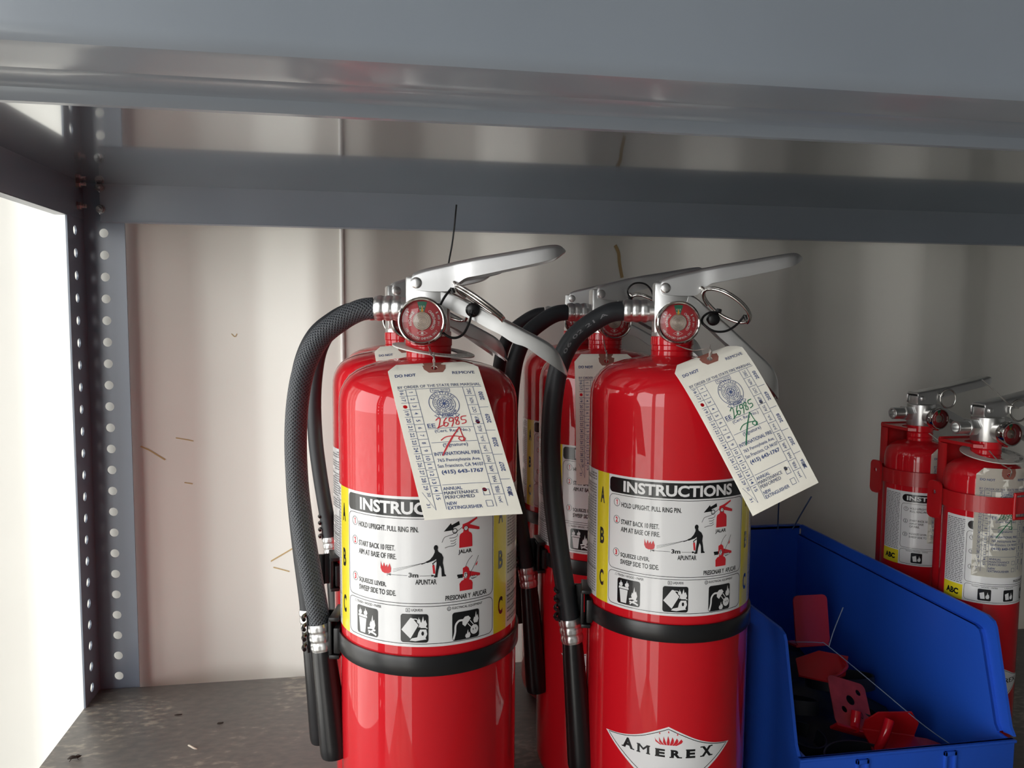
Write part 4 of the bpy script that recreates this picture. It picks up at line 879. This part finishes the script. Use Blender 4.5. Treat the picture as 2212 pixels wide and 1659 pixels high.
# black straps and coils filling the bottom of the bin
for i, (x, y, z, a, b_) in enumerate(((.415, .70, .012, .9, .4), (.430, .76, .02, 2.1, .5), (.450, .655, .010, .2, .3), (.500, .74, .014, 1.2, .6), (.520, .80, .02, 2.6, .3), (.420, .83, .02, .3, .5))):
    g = G(); R1 = 30+4*(i % 3); g.loft([[(R1*math.cos(q)*1.1, R1*.72*math.sin(q), zz) for q in [2*pi*j/40*.93 for j in range(41)]] for zz in (0, 7, 14)], 1.6)
    o = ob('rubber_strap', g.mesh('rubber_strap', 'black_rubber', 50), None, (x, y, SZ+z+.022), (b_*.5, b_*.4, a))
    tag(o, ('coiled black strap at the left front of the bin', 'coiled black strap under the three-hole plate', 'coiled black strap beneath the channel bracket', 'coiled black strap in the middle of the bin', 'coiled black strap by the far side of bin', 'coiled black strap at the dark left rear of bin')[i], 'strap', 'black straps in the bin')
mat('tie_dull', (.20, .25, .36), .4)
tie = G().tube(cr([(-34, 2, 6), (0, 0, 4), (10, -3, 0), (34, -50, -22), (60, -98, -46), (86, -140, -62)], 8), .5, 6); tie.tube(cr([(10, -3, 0), (16, -2, 18), (27, 0, 42)], 5), .6, 6)
tag(ob('cable_tie', tie.mesh('cable_tie', 'tie_dull', 60), None, (.470, .765, SZ+.46-.352)), 'thin pale cable tie stretched across the inside of the bin', 'cable tie')
for (p, q, lb_) in (((.350, .80, -.222), (.352, .80, -.150), 'left dark blue cable tie sticking up behind the bin'), ((.52, .985, -.270), (.553, .99, -.222), 'right dark blue cable tie sticking up behind the bin')):
    pass
tg = G().tube(cr([(0, 0, 0), (1, 2, 20), (2, 3, 46)], 5), 1.0, 6); tag(ob('cable_tie', tg.mesh('cable_tie', 'tie_blue', 60), None, (.537, .985, SZ+.46-.284)), 'upright dark blue cable tie tail at the bin back, the left one', 'cable tie')
tg = G().tube(cr([(0, 0, 0), (14, 2, 22), (28, 3, 44)], 5), 1.0, 6); tag(ob('cable_tie', tg.mesh('cable_tie', 'tie_blue', 60), None, (.559, .985, SZ+.46-.284)), 'slanting dark blue cable tie tail at the bin back, the right one', 'cable tie')
# debris on the deck
g = G(); g.tube(cr([(-6, 1, 1.2), (-2, 0, 2.4), (3, -1, 1.4), (7, 1, .8)], 4), [.4, .8, 1.3, 1.7, 1.9, 1.8, 1.6, 1.5, 1.4, 1.2, .9, .6, .4], 7)
for a in (.6, 2.2, 3.9, 5.2): g.tube(cr([(0, 0, 1.2), (4*math.cos(a), 4*math.sin(a), 2), (7*math.cos(a), 6*math.sin(a), .4)], 3), .35, 5)
tag(ob('insect_husk', g.mesh('insect_husk', 'debris_dark', 50), None, (-.3175, .8513, SZ+.0005), (0, 0, .5)), 'dark dried insect on the deck by the left edge', 'insect')
g = G(); g.tube(cr([(-7, 4, .6), (-3, 1, 1.8), (3, -2, 1.6), (7, -2, .6)], 4), [.3, .6, .9, 1, 1, 1, 1, 1, 1, .9, .8, .6, .3], 7)
tag(ob('paint_chip', g.mesh('paint_chip', 'debris_pale', 50), None, (-.2012, .854, SZ+.0004), (0, 0, -.3)), 'pale curled chip lying on the open part of deck', 'chip')
g = G(); g.prism([(-3.5, -.6), (-.6, -1.6), (3, -.6), (3.4, 1), (0, 1.2), (-2.4, 1.6)], 0, .8)
tag(ob('dirt_flake', g.mesh('dirt_flake', 'debris_dark', 50), None, (-.1818, .9041, SZ+.0003), (0, 0, .2)), 'small dark flake on deck, nearer the extinguishers', 'flake', 'dark flakes on the deck')
tag(ob('dirt_flake', G().prism([(-4, -.6), (0, -1), (3.4, 0), (4, .8), (-1.6, 1)], 0, .8).mesh('dirt_flake', 'debris_dark', 50), None, (-.2336, .9312, SZ+.0003)), 'small dark flake on deck, nearer the post', 'flake', 'dark flakes on the deck')
